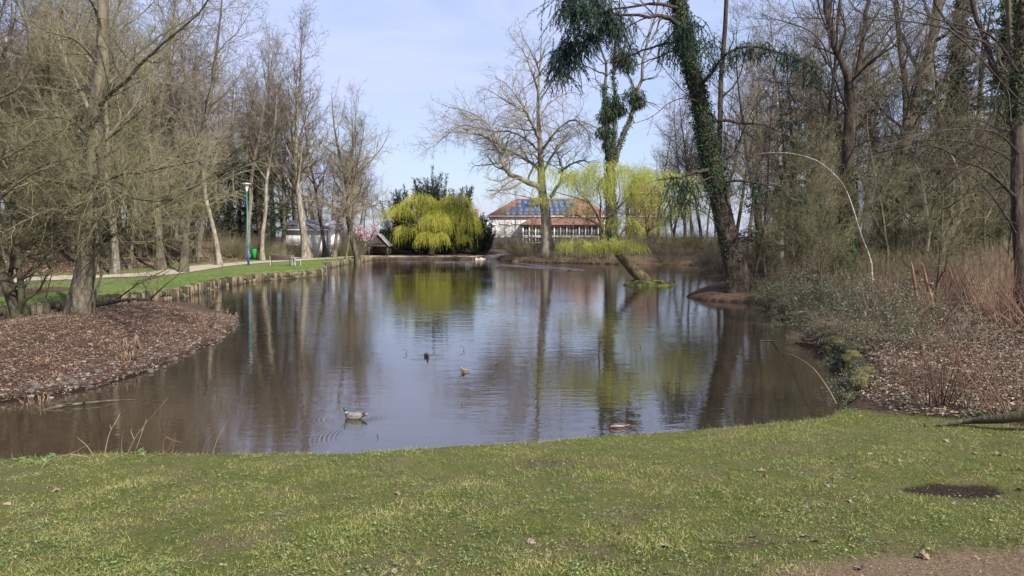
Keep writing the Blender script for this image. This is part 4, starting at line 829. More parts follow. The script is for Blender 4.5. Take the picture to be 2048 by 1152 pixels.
# saplings at the foot of the lakeside tree
for pts, r0, lab in [([(186, 596), (200, 560, .2), (206, 530, .3), (215, 505, .5), (225, 470, .6)], .045, 'thin forked sapling growing right at the foot of the big left trunk'),
                     ([(90, 600), (98, 570), (105, 540), (112, 490), (118, 440)], .018, 'single thin upright shoot left of the big left trunk')]:
    Q = pline(22, pts, 12); Q[0, 2] = H1(Q[0, 0], Q[0, 1]) - .05; o = root('sapling', Q[0], lab, 'sapling'); t = MB(); t.tubes(Q, np.linspace(r0, .008, 12), 7, spike=True); part('trunk', t, M['bark_moss'], o, True)
    tw = MB(); ramify(tw, Q[None], np.linspace(r0, .01, 12)[None], nearLV[1:]); part('crown', tw, M['twig_olive'], o)
# fallen bough lying across the bank
Q = spline([atz(182, 612, .75), atz(230, 603, .72), atz(270, 598, .7), atz(310, 602, .5), atz(335, 610, .3)], 12); o = root('fallen_bough', Q[0], 'long dark fallen bough lying right of the big left trunk over the water edge', 'branch')
t = MB(); t.tubes(Q, np.linspace(.10, .035, 12), 8, spike=True); part('bough', t, M['bark_dark'], o, True)
for pts in ([(232, 600), (262, 578), (285, 562), (320, 545), (345, 530), (400, 470)], [(262, 578), (278, 560), (280, 545), (300, 560)], [(300, 600), (325, 575), (360, 545), (400, 500)], [(285, 562), (330, 548), (370, 520)]):
    q = spline([atz(*pts[0], .7)] + [at(u, v, Q[3, 1] - .2) for u, v in pts[1:]], 10); t = MB(); t.tubes(q, np.linspace(.035, .008, 10), 6, spike=True); part('side_branch', t, M['bark_moss'], o, True)
    tw = MB(); ramify(tw, q[None], np.linspace(.03, .01, 10)[None], [dict(rho=3, lr=.4, lmin=.2, lmax=.8, K=5, wig=.15, ang=45, rr=.4, rmin=.006), dict(rho=5, lr=.4, lmin=.1, lmax=.4, K=2, ang=45, rr=.6, rmin=.004)]); part('twigs', tw, M['twig_olive'], o)
# ------------------------------------------------------------------ right-hand trees
R_LV = [dict(rho=2.4, lr=.42, lmin=.6, lmax=3.6, K=8, S=4, wig=.12, up=.02, ang=46, rr=.5, rmin=.014, bend=.03, t0=.12),
        dict(rho=3.6, lr=.5, lmin=.4, lmax=1.8, K=5, wig=.14, up=.01, ang=44, rr=.55, rmin=.007, rmax=.016, bend=.02),
        dict(rho=5.5, lr=.5, lmin=.2, lmax=.9, K=2, up=.01, ang=42, rr=.6, rmin=.005, rmax=.008)]
o, P, R, LP, LR = hero('forked_tree', 'dark trunk forking into a high narrow V above the undergrowth on the right bank', 'tree', 34,
     [(1694, 575), (1696, 520), (1694, 450), (1697, 380), (1696, 300), (1700, 230), (1700, 165)], [.33, .30, .28, .27, .25, .235, .25],
     [([(1700, 175), (1690, 140), (1672, 100), (1660, 60), (1652, 20), (1640, -60)], .17, .08), ([(1702, 175), (1714, 145, .3), (1722, 100, .5), (1732, 50, .6), (1738, -10, .6), (1742, -80, .6)], .15, .07),
      ([(1668, 90), (1655, 60, 1), (1640, 20, 1), (1630, -60, 1)], .06, .03), ([(1676, 110), (1690, 60, -1), (1680, 20, -1), (1676, -60, -1)], .06, .03),
      ([(1706, 160), (1740, 125, -1), (1775, 100, -1.5), (1830, 60, -2), (1880, 30, -2)], .05, .015), ([(1690, 210), (1660, 190, 1), (1620, 172, 1.5), (1560, 165, 2), (1500, 150, 2)], .045, .012),
      ([(1696, 225), (1660, 130, -1), (1640, 80, -1), (1580, 45, -2), (1500, 35, -2)], .05, .012), ([(1704, 215), (1750, 195, 1), (1820, 165, 1.5), (1900, 150, 2)], .04, .012), ([(1690, 330), (1640, 330, -1), (1580, 345, -2), (1500, 340, -2)], .03, .01), ([(1700, 300), (1740, 280, -1), (1800, 270, -2), (1870, 262, -3)], .04, .012)],
     R_LV, M['bark_dark'], M['twig_dark'], S=16, flr=1.25)
ivy_on(o, P, R, 2600, .05, .40, .14, .10); ivy_on(o, P, R, 500, .4, .6, .08, .09)
o, P, R, LP, LR = hero('leaning_beech', 'thick brown trunk leaning right between the forked tree and the ivy conifer wall', 'tree', 52,
     [(1765, 500), (1775, 430), (1790, 360), (1808, 290), (1830, 210), (1848, 150), (1862, 90), (1872, 40), (1880, -40)], [.52, .48, .45, .43, .42, .38, .36, .33, .3],
     [([(1848, 150), (1820, 110, 1), (1800, 60, 2), (1780, -20, 2)], .16, .05), ([(1862, 90), (1900, 60, -1), (1930, 30, -1), (1960, -30, -2)], .16, .06), ([(1835, 190), (1880, 150, 1), (1930, 130, 1), (1980, 120, 1)], .10, .03), ([(1808, 290), (1770, 240, 1), (1750, 170, 2), (1745, 90, 2)], .10, .03), ([(1800, 310), (1770, 300, -2), (1730, 250, -3), (1700, 200, -3)], .07, .02), ([(1870, 50), (1850, 10, 1), (1830, -60, 1)], .12, .05)],
     LV(.8, .011), M['bark'], M['twig'], flr=1.2)
o, P, R, LP, LR = hero('edge_tree', 'dark ivy-hung trunk at the right edge with a long arching bough', 'tree', 21,
     [(2046, 640), (2042, 560), (2036, 470), (2032, 380), (2034, 300), (2030, 240), (2036, 180), (2040, 100), (2044, 0), (2046, -90)], [.17, .16, .155, .15, .15, .14, .14, .13, .12, .1],
     [([(2032, 215), (2010, 180, .3), (1990, 150, .5), (1980, 110, .6), (1975, 85, .6), (1950, 30, .6), (1935, -50, .6)], .085, .06),
      ([(1978, 88, .6), (1930, 70, 0), (1900, 52, -.4), (1870, 5, -.8), (1850, -50, -1)], .045, .02),
      ([(2032, 395), (2000, 365, -1), (1960, 335, -1.5), (1920, 320, -2), (1870, 290, -2.5), (1800, 300, -3), (1700, 330, -3)], .055, .012),
      ([(2034, 330), (1990, 300, 1), (1930, 285, 2), (1860, 280, 2.5), (1780, 300, 3), (1700, 320, 3.5)], .04, .010),
      ([(2040, 310), (2000, 270, -2), (1950, 258, -3), (1880, 262, -4), (1800, 285, -4.5), (1720, 310, -5)], .035, .009),
      ([(2036, 200), (1980, 140, -2), (1900, 60, -3), (1800, 42, -4), (1700, 38, -5), (1560, 36, -6)], .035, .008),
      ([(2034, 260), (2000, 260, 2), (1960, 240, 3), (1860, 200, 3.5), (1800, 210, 4)], .04, .01), ([(2040, 150), (2000, 90, -1), (1960, 60, -2), (1880, 40, -3), (1790, 5, -4)], .04, .01), ([(2034, 470), (1990, 400, -2), (1940, 350, -3), (1880, 330, -4), (1820, 360, -4)], .03, .008)],
     [dict(rho=3.4, lr=.36, lmin=.4, lmax=2.2, K=7, S=4, wig=.13, up=.01, ang=46, rr=.45, rmin=.008, bend=.03, t0=.1), dict(rho=3.4, lr=.5, lmin=.3, lmax=1.2, K=5, wig=.14, ang=44, rr=.55, rmin=.005, rmax=.009), dict(rho=4.5, lr=.5, lmin=.15, lmax=.6, K=2, ang=42, rr=.6, rmin=.0035, rmax=.005)],
     M['bark_dark'], M['twig_dark'], S=14, flr=1.2)
ivy_on(o, P, R, 1500, .55, .95, .10, .08)
# second stem of the edge group, yellowish
hero('edge_tree', 'yellowish smaller stem rising just left of the right edge trunk', 'tree', 24,
     [(2040, 600), (2036, 480), (2036, 360), (2040, 260), (2032, 180), (2022, 110), (2018, 30), (2012, -60)], [.12, .115, .11, .10, .10, .09, .08, .07],
     [([(2030, 170), (2000, 120, 1), (1990, 60, 1), (1960, -10, 1)], .04, .01)], R_LV, M['bark_moss'], M['twig_olive'])
# ivy-clad column trees behind, right
for (u, Y, r, h, lab) in [(2004, 44, .34, 24, 'grey pole-straight trunk near the right edge with ivy on its upper part'), (1905, 46, .30, 22, 'dark ivy-choked trunk in the middle of the conifer wall on the right')]:
    x, y = px(u, Y); z = H1(x, y); P = spline([[x, y, z - .2], [x + .1, y, 6], [x - .2, y, 12], [x + .1, y, h]], 14); R = flare(P, np.linspace(r, r * .45, 14), 1.3)
    o = root('ivy_column_tree', (x, y, z), lab, 'tree'); t = MB(); trunk_mesh(t, P, R, 12); part('trunk', t, M['bark'], o, True); ivy_on(o, P, R, 4200, .3, .9, .55, .17, hang=.5)
    tw = MB(); ramify(tw, P[None], R[None], [dict(rho=1.1, lr=.14, lmin=.8, lmax=3.4, K=7, S=4, wig=.15, up=.04, ang=55, rr=.25, rmin=.02, t0=.2)] + R_LV[1:]); part('crown', tw, M['twig'], o)
# small trees with pale stems in the clearing on the right
for pts, r0, lab in [([(1880, 520), (1890, 480), (1910, 450), (1922, 430), (1920, 400), (1922, 370), (1912, 330), (1895, 300)], .16, 'pale crooked small tree in the clearing on the right, stem bent like an elbow'),
                     ([(1872, 520), (1885, 470), (1903, 430), (1905, 395), (1908, 365), (1905, 340)], .09, 'thinner pale stem just left of the elbow-bent small tree'),
                     ([(1850, 505), (1858, 460), (1852, 420), (1848, 390), (1840, 350), (1825, 320)], .13, 'brownish crooked stem left of the two pale clearing stems'),
                     ([(1974, 555), (1969, 500), (1968, 450), (1968, 400), (1966, 340), (1962, 280)], .08, 'straight dark slim pole in front of the clearing')]:
    Q = pline(37, pts, 14); Q[0, 2] = H1(Q[0, 0], Q[0, 1]) - .1; o = root('clearing_tree', Q[0], lab, 'tree'); t = MB(); t.tubes(Q, np.linspace(r0, r0 * .3, 14), 9, spike=True)
    part('trunk', t, M['bark_pale'] if 'pale' in lab else M['bark_dark'], o, True); tw = MB(); ramify(tw, Q[None], np.linspace(r0, r0 * .3, 14)[None], [dict(rho=1.6, lr=.5, lmin=.6, lmax=2.6, K=7, S=4, wig=.15, up=.04, ang=40, rr=.5, rmin=.015, t0=.3)] + R_LV[1:]); part('crown', tw, M['twig'], o)
# the arched white birch stem
Q = pline(30, [(1747, 545), (1738, 510), (1722, 470), (1710, 430), (1700, 400), (1688, 372), (1665, 345), (1635, 322), (1600, 310), (1560, 305), (1500, 308)], 22); Q[0, 2] = H1(Q[0, 0], Q[0, 1]) - .05
M['birch'] = mat('birch', [(.10, .085, .065), (.28, .25, .22), (.50, .47, .43)], 9, .6, .2)
o = root('birch_stem', Q[0], 'thin white birch stem arching over to the left on the right bank', 'tree'); t = MB(); t.tubes(Q, np.linspace(.04, .004, 22) * (1 + .12 * np.sin(np.arange(22) * 1.9)), 7, spike=True); part('trunk', t, M['birch'], o, True)
tw = MB(); ramify(tw, Q[None], np.linspace(.045, .01, 22)[None], [dict(rho=2.2, lr=.2, lmin=.3, lmax=1.2, K=5, wig=.12, up=-.03, ang=40, rr=.4, rmin=.006, t0=.35), dict(rho=4, lr=.5, lmin=.15, lmax=.5, K=2, ang=40, rr=.6, rmin=.004)]); part('crown', tw, M['twig_red'], o)
# broken orange stubs
stub_m = mat('stub', [(.09, .045, .025), (.18, .095, .05), (.30, .19, .11)], 7, .85, .5, 20, (1, 1, .3))
for k, (pts, lab) in enumerate([([(1838, 620, 0), (1832, 585, 0), (1826, 545, 0), (1822, 520, 0)], 'broken rust-brown stub at the left of the splintered pair'), ([(1868, 612, 0), (1858, 580, 0), (1850, 550, 0), (1842, 520, 0)], 'leaning rust-brown broken stem at the right of the splintered pair')]):
    Q = pline(22, pts, 8); Q[0, 2] = H1(Q[0, 0], Q[0, 1]) - .05; t = MB(); t.tubes(Q, np.linspace(.055, .03, 8), 8, spike=True); tag(obj('broken_stub', t.mesh('broken_stub', stub_m, Q[0], True), None, Q[0]), lab, 'stub')
# fallen log by the lawn
Q = spline([atz(2110, 790, 1.05), atz(2048, 801, .93), atz(1990, 812, .80), atz(1940, 824, .66), atz(1890, 836, .55), atz(1850, 846, .48)], 14)
for _k, _q in enumerate(Q): _h = H1(_q[0], _q[1]); _q[2] = _h + (.02 + .26 * (1 - _k / 13) ** 1.5)
t = MB(); trunk_mesh(t, Q, np.linspace(.085, .02, 14), 10); o = root('fallen_log', Q[-1], 'fallen brown log slanting onto the front lawn at the right', 'log'); part('bole', t, M['bark_moss'], o, True)
# ------------------------------------------------------------------ woods: individual copies
GL = 'bare trees of the wood behind the left path'
KEEP = [(-31, -19, 86, 99), (-20.5, -16, 96, 103), (-8, 36, 119, 146)]
def ok_ground(x, y):
    if any(a < x < b and c < y < d for a, b, c, d in KEEP): return False
    s, _ = pond_sd([x], [y]); return s[0] > 1.2 and abs(line_sd(PATH, np.array([x]), np.array([y]))[0]) > 2.2
seenL = [('tall_pale', 437, 60, .92, (0, .09), 'pale-barked leaning trunk at the leaf bank, nearest the blue lamp post'),
         ('fan', 612, 80, 1.02, (0, 0), 'tall tree with a fan-shaped crown in front of the white shed'),
         ('broad', 716, 86, 1.18, (0, .08), 'bare tree with contorted crown at the right end of the left wood'),
         ('tall_b', 668, 84, .88, (0, 0), 'slim bare tree just right of the white shed'), ('slim', 690, 82, 1.15, (0, .05), 'slender bare pole tree between the shed and the gabled hut'),
         ('tall_a', 566, 82, .9, (0, .03), 'dark bare tree at the left end of the white shed'), ('tall_pale', 524, 74, .9, (0, 0), 'straight pale trunk right behind the blue lamp post'),
         ('tall_a', 320, 52, .95, (0, .02), 'tall brown trunk on the leaf bank, upper part split in two'), ('tall_b', 365, 50, 1.05, (0, -.02), 'tall bare tree on the leaf bank left of the pale leaning trunk'),
         ('tall_pale', 228, 46, .95, (0, -.03), 'pale leaning trunk seen just right of the big left trunk'), ('tall_b', 275, 58, .95, (0, .03), 'mid-sized bare tree behind the bench lawn in the left wood')]
for k, u, Y, s, tl, lab in seenL: place(k, 'bare_tree', px(u, Y), lab, 'tree', None, s, tilt=tl)
rs = np.random.default_rng(21)
def where(u, Y):
    marks = [(-40, 'at the far left edge'), (120, 'left of the big left trunk'), (240, 'right of the big left trunk'), (340, 'left of the pale leaning trunk'), (470, 'near the pale leaning trunk'), (560, 'behind the blue lamp post'), (665, 'beside the white shed'), (790, 'toward the gabled hut'), (960, 'behind the weeping willow'), (1080, 'left of the plane tree'), (1180, 'right of the plane tree'), (1290, 'behind the willow islet'), (1400, 'left of the leaning trunk'), (1530, 'right of the massive leaning trunk'), (1650, 'left of the forked tree'), (1760, 'right of the forked tree'), (1880, 'near the leaning brown trunk'), (2000, 'near the right edge'), (9999, 'at the right edge')]
    return next(t for m, t in marks if u < m)
def scatter(kinds, n, urange, yrange, label, cat, group, name, smin, smax, dmin=2.2, test=None, zsink=.08):
    pts = []; tries = 0
    while len(pts) < n and tries < n * 60:
        tries += 1; Y = rs.uniform(*yrange); u = rs.uniform(*urange); x, y = px(u, Y)
        if not ok_ground(x, y) or any((x - a) ** 2 + (y - b) ** 2 < dmin ** 2 for a, b in pts) or (test and not test(u, x, y)): continue
        pts.append((x, y)); k = kinds[rs.integers(len(kinds))]
        lb = label[k] if isinstance(label, dict) else label
        lb = lb + (', nearer, ' if Y < (yrange[0] + yrange[1]) / 2 else ', further back, ') + where(u, Y)
        place(k, name, (x, y), lb, cat, group, rs.uniform(smin, smax), rs.random() * 6.28, sink=zsink, tilt=(rs.normal() * .03, rs.normal() * .03))
    return pts
labs = {'tall_a': 'tall bare brown tree in the left wood', 'tall_b': 'spreading bare tree in the left wood', 'tall_pale': 'pale-barked bare tree in the left wood',
        'broad': 'broad bare tree in the left wood', 'slim': 'slim young tree in the left wood', 'slim_olive': 'small olive-twigged tree in the left wood', 'fan': 'upright fan-crowned tree in the left wood'}
up_of_path = lambda u, x, y: line_sd(PATH, np.array([x]), np.array([y]))[0] > 3.0
def limit(u, x, y):   # the wood thins out towards the open sky
    return up_of_path(u, x, y) and u < 740
scatter(['tall_a', 'tall_b', 'tall_pale', 'broad', 'slim'], 52, (-350, 540), (44, 85), labs, 'tree', GL, 'bare_tree', .8, 1.1, 3.0, limit)
scatter(['tall_a', 'tall_b', 'slim', 'tall_pale'], 30, (-100, 640), (88, 150), labs, 'tree', GL, 'bare_tree', .8, 1.0, 4.0, limit)
scatter(['tall_a', 'broad', 'tall_b'], 16, (260, 600), (86, 112), labs, 'tree', GL, 'bare_tree', .85, 1.0, 3.0, limit)
scatter(['slim_olive', 'slim_olive', 'slim'], 66, (-150, 470), (38, 66), labs, 'tree', GL, 'bare_tree', .8, 1.3, 1.7, limit)
scatter(['tall_b', 'slim', 'broad'], 16, (600, 745), (97, 140), labs, 'tree', GL, 'bare_tree', .6, .8, 3.0, limit)
for k, (u, Y, s, lab) in enumerate([(522, 80, (1.4, 1.4, .95), 'tall dark spruce at the left end of the white shed'), (498, 92, 1.0, 'second tall dark spruce behind the blue lamp post'), (410, 88, 1.1, 'tall dark spruce deep in the left wood'), (455, 98, (1.5, 1.5, 1.15), 'dark spruce between the pale trunk and the lamp post')]):
    place('spruce', 'spruce_tree', px(u, Y), lab, 'tree', None, s)
# brushwood along the left path and by the shed
scatter(['brush', 'brush_olive', 'brush_low'], 62, (440, 740), (73, 87), 'low twiggy bush before the shed', 'bush', 'bushes in front of the shed', 'twiggy_bush', .7, 1.15, .9, lambda u, x, y: up_of_path(u, x, y) and not (488 < u < 528 and y < 79) and not (u > 700 and y > 78))
scatter(['brush', 'brush_low', 'brush_olive'], 46, (-100, 470), (45, 80), 'thin leafless bush on the leaf bank', 'bush', 'bushes on the left leaf bank', 'twiggy_bush', .5, 1.1, 1.6, lambda u, x, y: up_of_path(u, x, y) and line_sd(PATH, np.array([x]), np.array([y]))[0] > 6)
scatter(['brush', 'brush_olive', 'brush_dark'], 60, (-200, 720), (86, 130), 'leafless thicket bush of the left wood', 'bush', 'bushes at the back of the left wood', 'twiggy_bush', 1.5, 2.6, 2.5, up_of_path)
for k, (u, Y, s) in enumerate([(690, 90, 1.1), (705, 92, 1.0), (712, 90, .7), (675, 89, .9)]):
    place('brush_olive', 'green_tinged_bush', px(u, Y), ['low olive bush right of the white shed', 'rounded olive bush beside the gabled hut', 'smallest olive bush next to the gabled hut', 'olive bush touching the shed corner'][k], 'bush', None, s)
# far shore shrub belt in front of the building
scatter(['brush', 'brush_dark', 'brush_low', 'brush_olive'], 62, (1005, 1400), (91, 99), 'dense brown bush on the far shore', 'bush', 'bushes along the far shore', 'shore_bush', .95, 1.5, .8)
scatter(['brush_low', 'brush_dark'], 36, (1000, 1400), (88.5, 93), 'low brushwood at the far waterline', 'bush', 'low brushwood along the far waterline', 'shore_bush', .7, 1.1, .6)
scatter(['brush', 'brush_olive'], 16, (990, 1330), (112, 118), 'tall brown hedge bush', 'bush', 'hedge below the building', 'hedge_bush', 1.0, 1.4, 1.0)
for k, (u, Y, kd, s, lab) in enumerate([(1030, 112, 'slim', .62, 'small bare tree before the left wing of the building'), (1165, 112, 'slim', .7, 'slim bare tree before the conservatory windows'), (1290, 105, 'broad', .62, 'bare round-crowned tree behind the willow islet'), (1350, 108, 'broad', .7, 'bare broad tree behind the right end of the far shore'), (1385, 98, 'tall_b', .85, 'tall bare tree where far shore meets right bank'), (1255, 118, 'tall_b', .45, 'small bare tree in front of the red roof'), (1010, 118, 'young', 1.2, 'tiny bare tree at the left corner of the building')]):
    place(kd, 'bare_tree', px(u, Y), lab, 'tree', None, s)
# right wood
labr = {k: v.replace('left wood', 'right wood') for k, v in labs.items()}; labr['tall_dark'] = 'tall dark-barked bare tree in the right wood'; labr['slim_dark'] = 'slim dark-stemmed tree in the right wood'; labr['young'] = 'thin many-branched young tree'
GR = 'bare trees of the right wood'
scatter(['tall_a', 'tall_dark', 'tall_pale', 'slim_dark', 'slim', 'tall_dark'], 36, (1480, 2300), (44, 80), labr, 'tree', GR, 'bare_tree', .8, 1.1, 3.0)
scatter(['tall_a', 'tall_dark', 'slim'], 30, (1400, 2200), (82, 150), labr, 'tree', GR, 'bare_tree', .75, 1.05, 3.5)
scatter(['slim_olive', 'slim_dark', 'slim_dark'], 16, (1500, 2200), (32, 55), labr, 'tree', GR, 'bare_tree', .7, 1.0, 2.5)
scatter(['young'], 15, (1500, 2150), (24, 48), labr, 'tree', 'young trees of the right bank', 'young_tree', .7, 1.3, 1.6)
for k, (u, Y, s, lab) in enumerate([(1600, 50, (1.2, 1.2, .72), 'grey-green conifer left of the forked tree, top lost in twigs'), (1640, 70, .9, 'second grey-green conifer behind the forked tree'), (1900, 47, (1.25, 1.25, .8), 'broad dark conifer filling the gap right of the leaning trunk'), (1950, 48, (1.3, 1.3, .85), 'tall dark conifer right of the ivy-choked trunk'), (1880, 66, .7, 'narrow dark conifer beside the leaning brown trunk'), (1888, 43, (1.2, 1.2, .68), 'grey-green conifer standing in front of the ivy-choked trunk'), (1938, 42, (1.3, 1.3, .76), 'dense conifer just behind the straight slim pole'), (1585, 44, (1.1, 1.1, .6), 'conifer with its tip under the right drooping bough'), (1560, 75, .6, 'distant conifer right of the massive leaning trunk')]):
    place('spruce', 'spruce_tree', px(u, Y), lab, 'tree', None, s)
scatter(['brush', 'brush_olive', 'young'], 34, (1440, 1850), (40, 64), 'green-tinged leafless thicket', 'bush', 'thickets behind the leaning trunk', 'twiggy_bush', .7, 1.05, 1.3)
scatter(['brush', 'brush_olive', 'reeds'], 34, (1560, 2250), (28, 60), 'brown leafless bush of the right wood', 'bush', 'bushes of the right wood', 'twiggy_bush', .6, .95, 1.3)
scatter(['brush', 'brush_dark', 'brush_olive'], 40, (1300, 2300), (62, 120), 'tall thicket of the right wood', 'bush', 'bushes at the back of the right wood', 'twiggy_bush', 1.0, 1.7, 2.5)
scatter(['reeds'], 34, (1700, 2200), (22, 44), 'stand of dry straw-coloured stalks', 'tall grass', 'dry stalks of the right bank', 'dry_stalks', .8, 1.3, 1.2)
scatter(['osier', 'osier_b'], 20, (1760, 2250), (14.5, 28), 'red-brown many-stemmed shrub', 'shrub', 'red-stemmed shrubs of the right bank', 'red_stem_shrub', .8, 1.2, 1.1)
near_s = lambda u, x, y: True
def shore_only(u, x, y): s, _ = pond_sd([x], [y]); return 0.0 < s[0] < 3.4
scatter(['bramble', 'bramble', 'bramble_dry'], 40, (1500, 1850), (17, 36), 'bramble tangle at the right shore', 'bramble', 'brambles along the right shore', 'bramble', .6, 1.0, .8, shore_only)
scatter(['bramble_dry', 'bramble_dry', 'bramble_dry'], 13, (1690, 2150), (12.5, 22), 'dry bramble tangle over leaf litter', 'bramble', 'dry brambles of the right bank', 'dry_bramble', .35, .6, .9)
def place_px(kind, name, u, v, z, *a, **k):
    p = atz(u, v, z); z1 = H1(p[0], p[1]); p = atz(u, v, z1); return place(kind, name, p[:2], *a, **k)
place_px('osier', 'red_stem_shrub', 1872, 808, .6, 'clump of thin red-brown stems rising nearest the lawn on the right bank', 'shrub', None, .85)
place_px('osier_b', 'red_stem_shrub', 1940, 812, .6, 'sparse red-brown stems just left of the fallen log', 'shrub', None, .8)
place_px('osier', 'red_stem_shrub', 2035, 838, .6, 'dense stem clump growing behind the fallen log at the right edge', 'shrub', None, .95)
place_px('bramble_dry', 'dry_bramble', 1690, 790, .4, 'dry drooping stalks hanging over the near right corner of the pond', 'bramble', None, .6)
place_px('bramble', 'bramble', 1600, 650, .4, 'leafy bramble leaning over the water at the right shore', 'bramble', None, .9)
place_px('bramble', 'bramble', 1570, 640, .4, 'dark leafy bramble mound left of the leafy one over the water', 'bramble', None, .9)

for k, (u, Y, kd, s, tl, lab) in enumerate([(650, 88, 'tall_b', .95, (0, .02), 'bare tree standing just behind the right corner of the shed'), (690, 92, 'broad', 1.0, (0, .06), 'bare broad tree between shed and gabled hut'), (702, 95, 'tall_a', .82, (0, .03), 'tall bare tree between shed and gabled hut, crown against the sky'), (590, 94, 'tall_a', .95, (0, 0), 'tall bare tree behind the shed roof'), (545, 86, 'fan', .95, (0, 0), 'upright bare tree left of the shed, before the spruces'), (755, 118, 'slim', .8, (0, 0), 'pale thin tree far behind the pink magnolia'), (770, 125, 'tall_b', .5, (0, 0), 'hazy little bare tree far behind the magnolia')]):
    place(kd, 'bare_tree', px(u, Y), lab, 'tree', None, s, tilt=tl)
for k, (u, Y, s) in enumerate([(700, 95, 1.4), (690, 92, 1.2), (778, 104, 1.5)]):
    place('brush_dark', 'dark_bush', px(u, Y), ['dark evergreen-looking bush beside the hut', 'dark bush at the foot of the hut bank', 'dark bush behind the magnolia'][k], 'bush', None, s)

def shore_edge(u, x, y): s, A = pond_sd([x], [y]); return .02 < s[0] < .75 and A[0][0] > .3
def ok_edge(x, y): return True
_ok = ok_ground; ok_ground = ok_edge
scatter(['bramble_dry', 'bramble', 'bramble'], 38, (1500, 1760), (13.5, 36), 'stalks overhanging the right waterline', 'bramble', 'stalks overhanging the right waterline', 'overhanging_bramble', .3, .52, .45, shore_edge, .05)
scatter(['bramble_dry', 'brush_dark'], 34, (1000, 1480), (52, 94), 'dark twigs overhanging the far waterline', 'bush', 'twigs overhanging the far waterline', 'overhanging_bush', .7, 1.1, .9, shore_edge, .05)
ok_ground = _ok

for k, (u, Y, kd, s, lab) in enumerate([(1318, 112, 'tall_a', .8, 'tall bare tree rising right of the red roof'), (1345, 104, 'tall_dark', .95, 'dark bare tree just left of the massive leaning trunk'), (1372, 108, 'tall_b', 1.05, 'tall bare tree seen left of the leaning trunk'), (1405, 96, 'tall_dark', 1.0, 'dark bare tree seen against the leaning trunk'), (1440, 100, 'tall_a', 1.0, 'tall bare tree behind the leaning trunk'), (1470, 92, 'tall_dark', 1.05, 'dark bare tree right behind the slender ivy-side stem'),
        (1498, 86, 'tall_pale', 1.0, 'tall pale-trunked tree right of the leaning trunk'), (1520, 95, 'tall_a', 1.05, 'bare tree under the right drooping conifer bough'), (1272, 108, 'slim', .62, 'little slim tree before the red roof'), (1240, 112, 'broad', .5, 'low bare tree behind the willow islet crown'), (1300, 100, 'broad', .6, 'bare twiggy tree on the far shore right of the ivy-clad tree'), (1335, 96, 'slim_olive', .85, 'olive-twigged tree on the far shore behind the islet willow'), (1215, 108, 'slim_olive', .7, 'olive-twigged tree before the conservatory'), (1140, 110, 'broad', .45, 'low bare tree before the orange wing roof'), (1065, 114, 'broad', .42, 'small round bare tree before the white building'), (1390, 94, 'slim_olive', .95, 'olive-twigged tree on the bank left of the leaning trunk'), (1180, 112, 'slim', .6, 'slim bare tree at the right end of the building')]):
    place(kd, 'bare_tree', px(u, Y), lab, 'tree', None, s)
# ------------------------------------------------------------------ the retaining wall of upright stones
def lump(n=3, seed=0, sq=.35):
    r = np.random.default_rng(seed); g = np.linspace(-1, 1, n); V, Q = [], []; idx = {}
    def vid(p):
        k = tuple(np.round(p, 4))
        if k not in idx: idx[k] = len(V); V.append(np.array(p, float))
        return idx[k]
    for ax in range(3):
        for s in (-1, 1):
            for i in range(n - 1):
                for j in range(n - 1):
                    c = []
                    for di, dj in ((0, 0), (1, 0), (1, 1), (0, 1)):
                        p = [0, 0, 0]; p[ax] = s; p[(ax + 1) % 3] = g[i + di]; p[(ax + 2) % 3] = g[j + dj]; c.append(vid(p))
                    Q.append(c if s > 0 else c[::-1])
    V = np.array(V); sph = unit(V); V = V * (1 - sq) + sph * sq; V = V * (1 + r.normal(size=V.shape) * .07)
    return V * .5, np.array(Q)
STM = []
for k in range(12): V, Q = lump(3, k + 40, .30); STM.append(MB().add(V, None, Q).mesh('stone', M['stone']))
def resample(pts, step):
    P = np.array(pts, float); dd = np.r_[0, np.cumsum(np.linalg.norm(np.diff(P, axis=0), axis=1))]; out = []
    t = 0
    while t < dd[-1]: out.append((np.interp(t, dd, P[:, 0]), np.interp(t, dd, P[:, 1]))); t += step(np.interp(t, dd, P[:, 1])) if callable(step) else step
    return np.array(out)
wall_pts = [o[0] for o in OUT if o[1] is WALL][:-1]
W1 = resample(wall_pts, lambda y: rs.uniform(.20, .34) if y < 57 else rs.uniform(.40, .75))
wroot = root('retaining_wall', (W1[60][0], W1[60][1], 0), 'low retaining wall of upright rough stones along the left bank lawn', 'wall')
def wstone(x, y, z, w, d, h, az):
    o = obj('stone', STM[rs.integers(12)], wroot, (x - wroot.location.x, y - wroot.location.y, z)); o.scale = (w, d, h); o.rotation_euler = (rs.normal() * .07, rs.normal() * .12, az + rs.normal() * .12); return o
cnt = 0; far_st = MB()
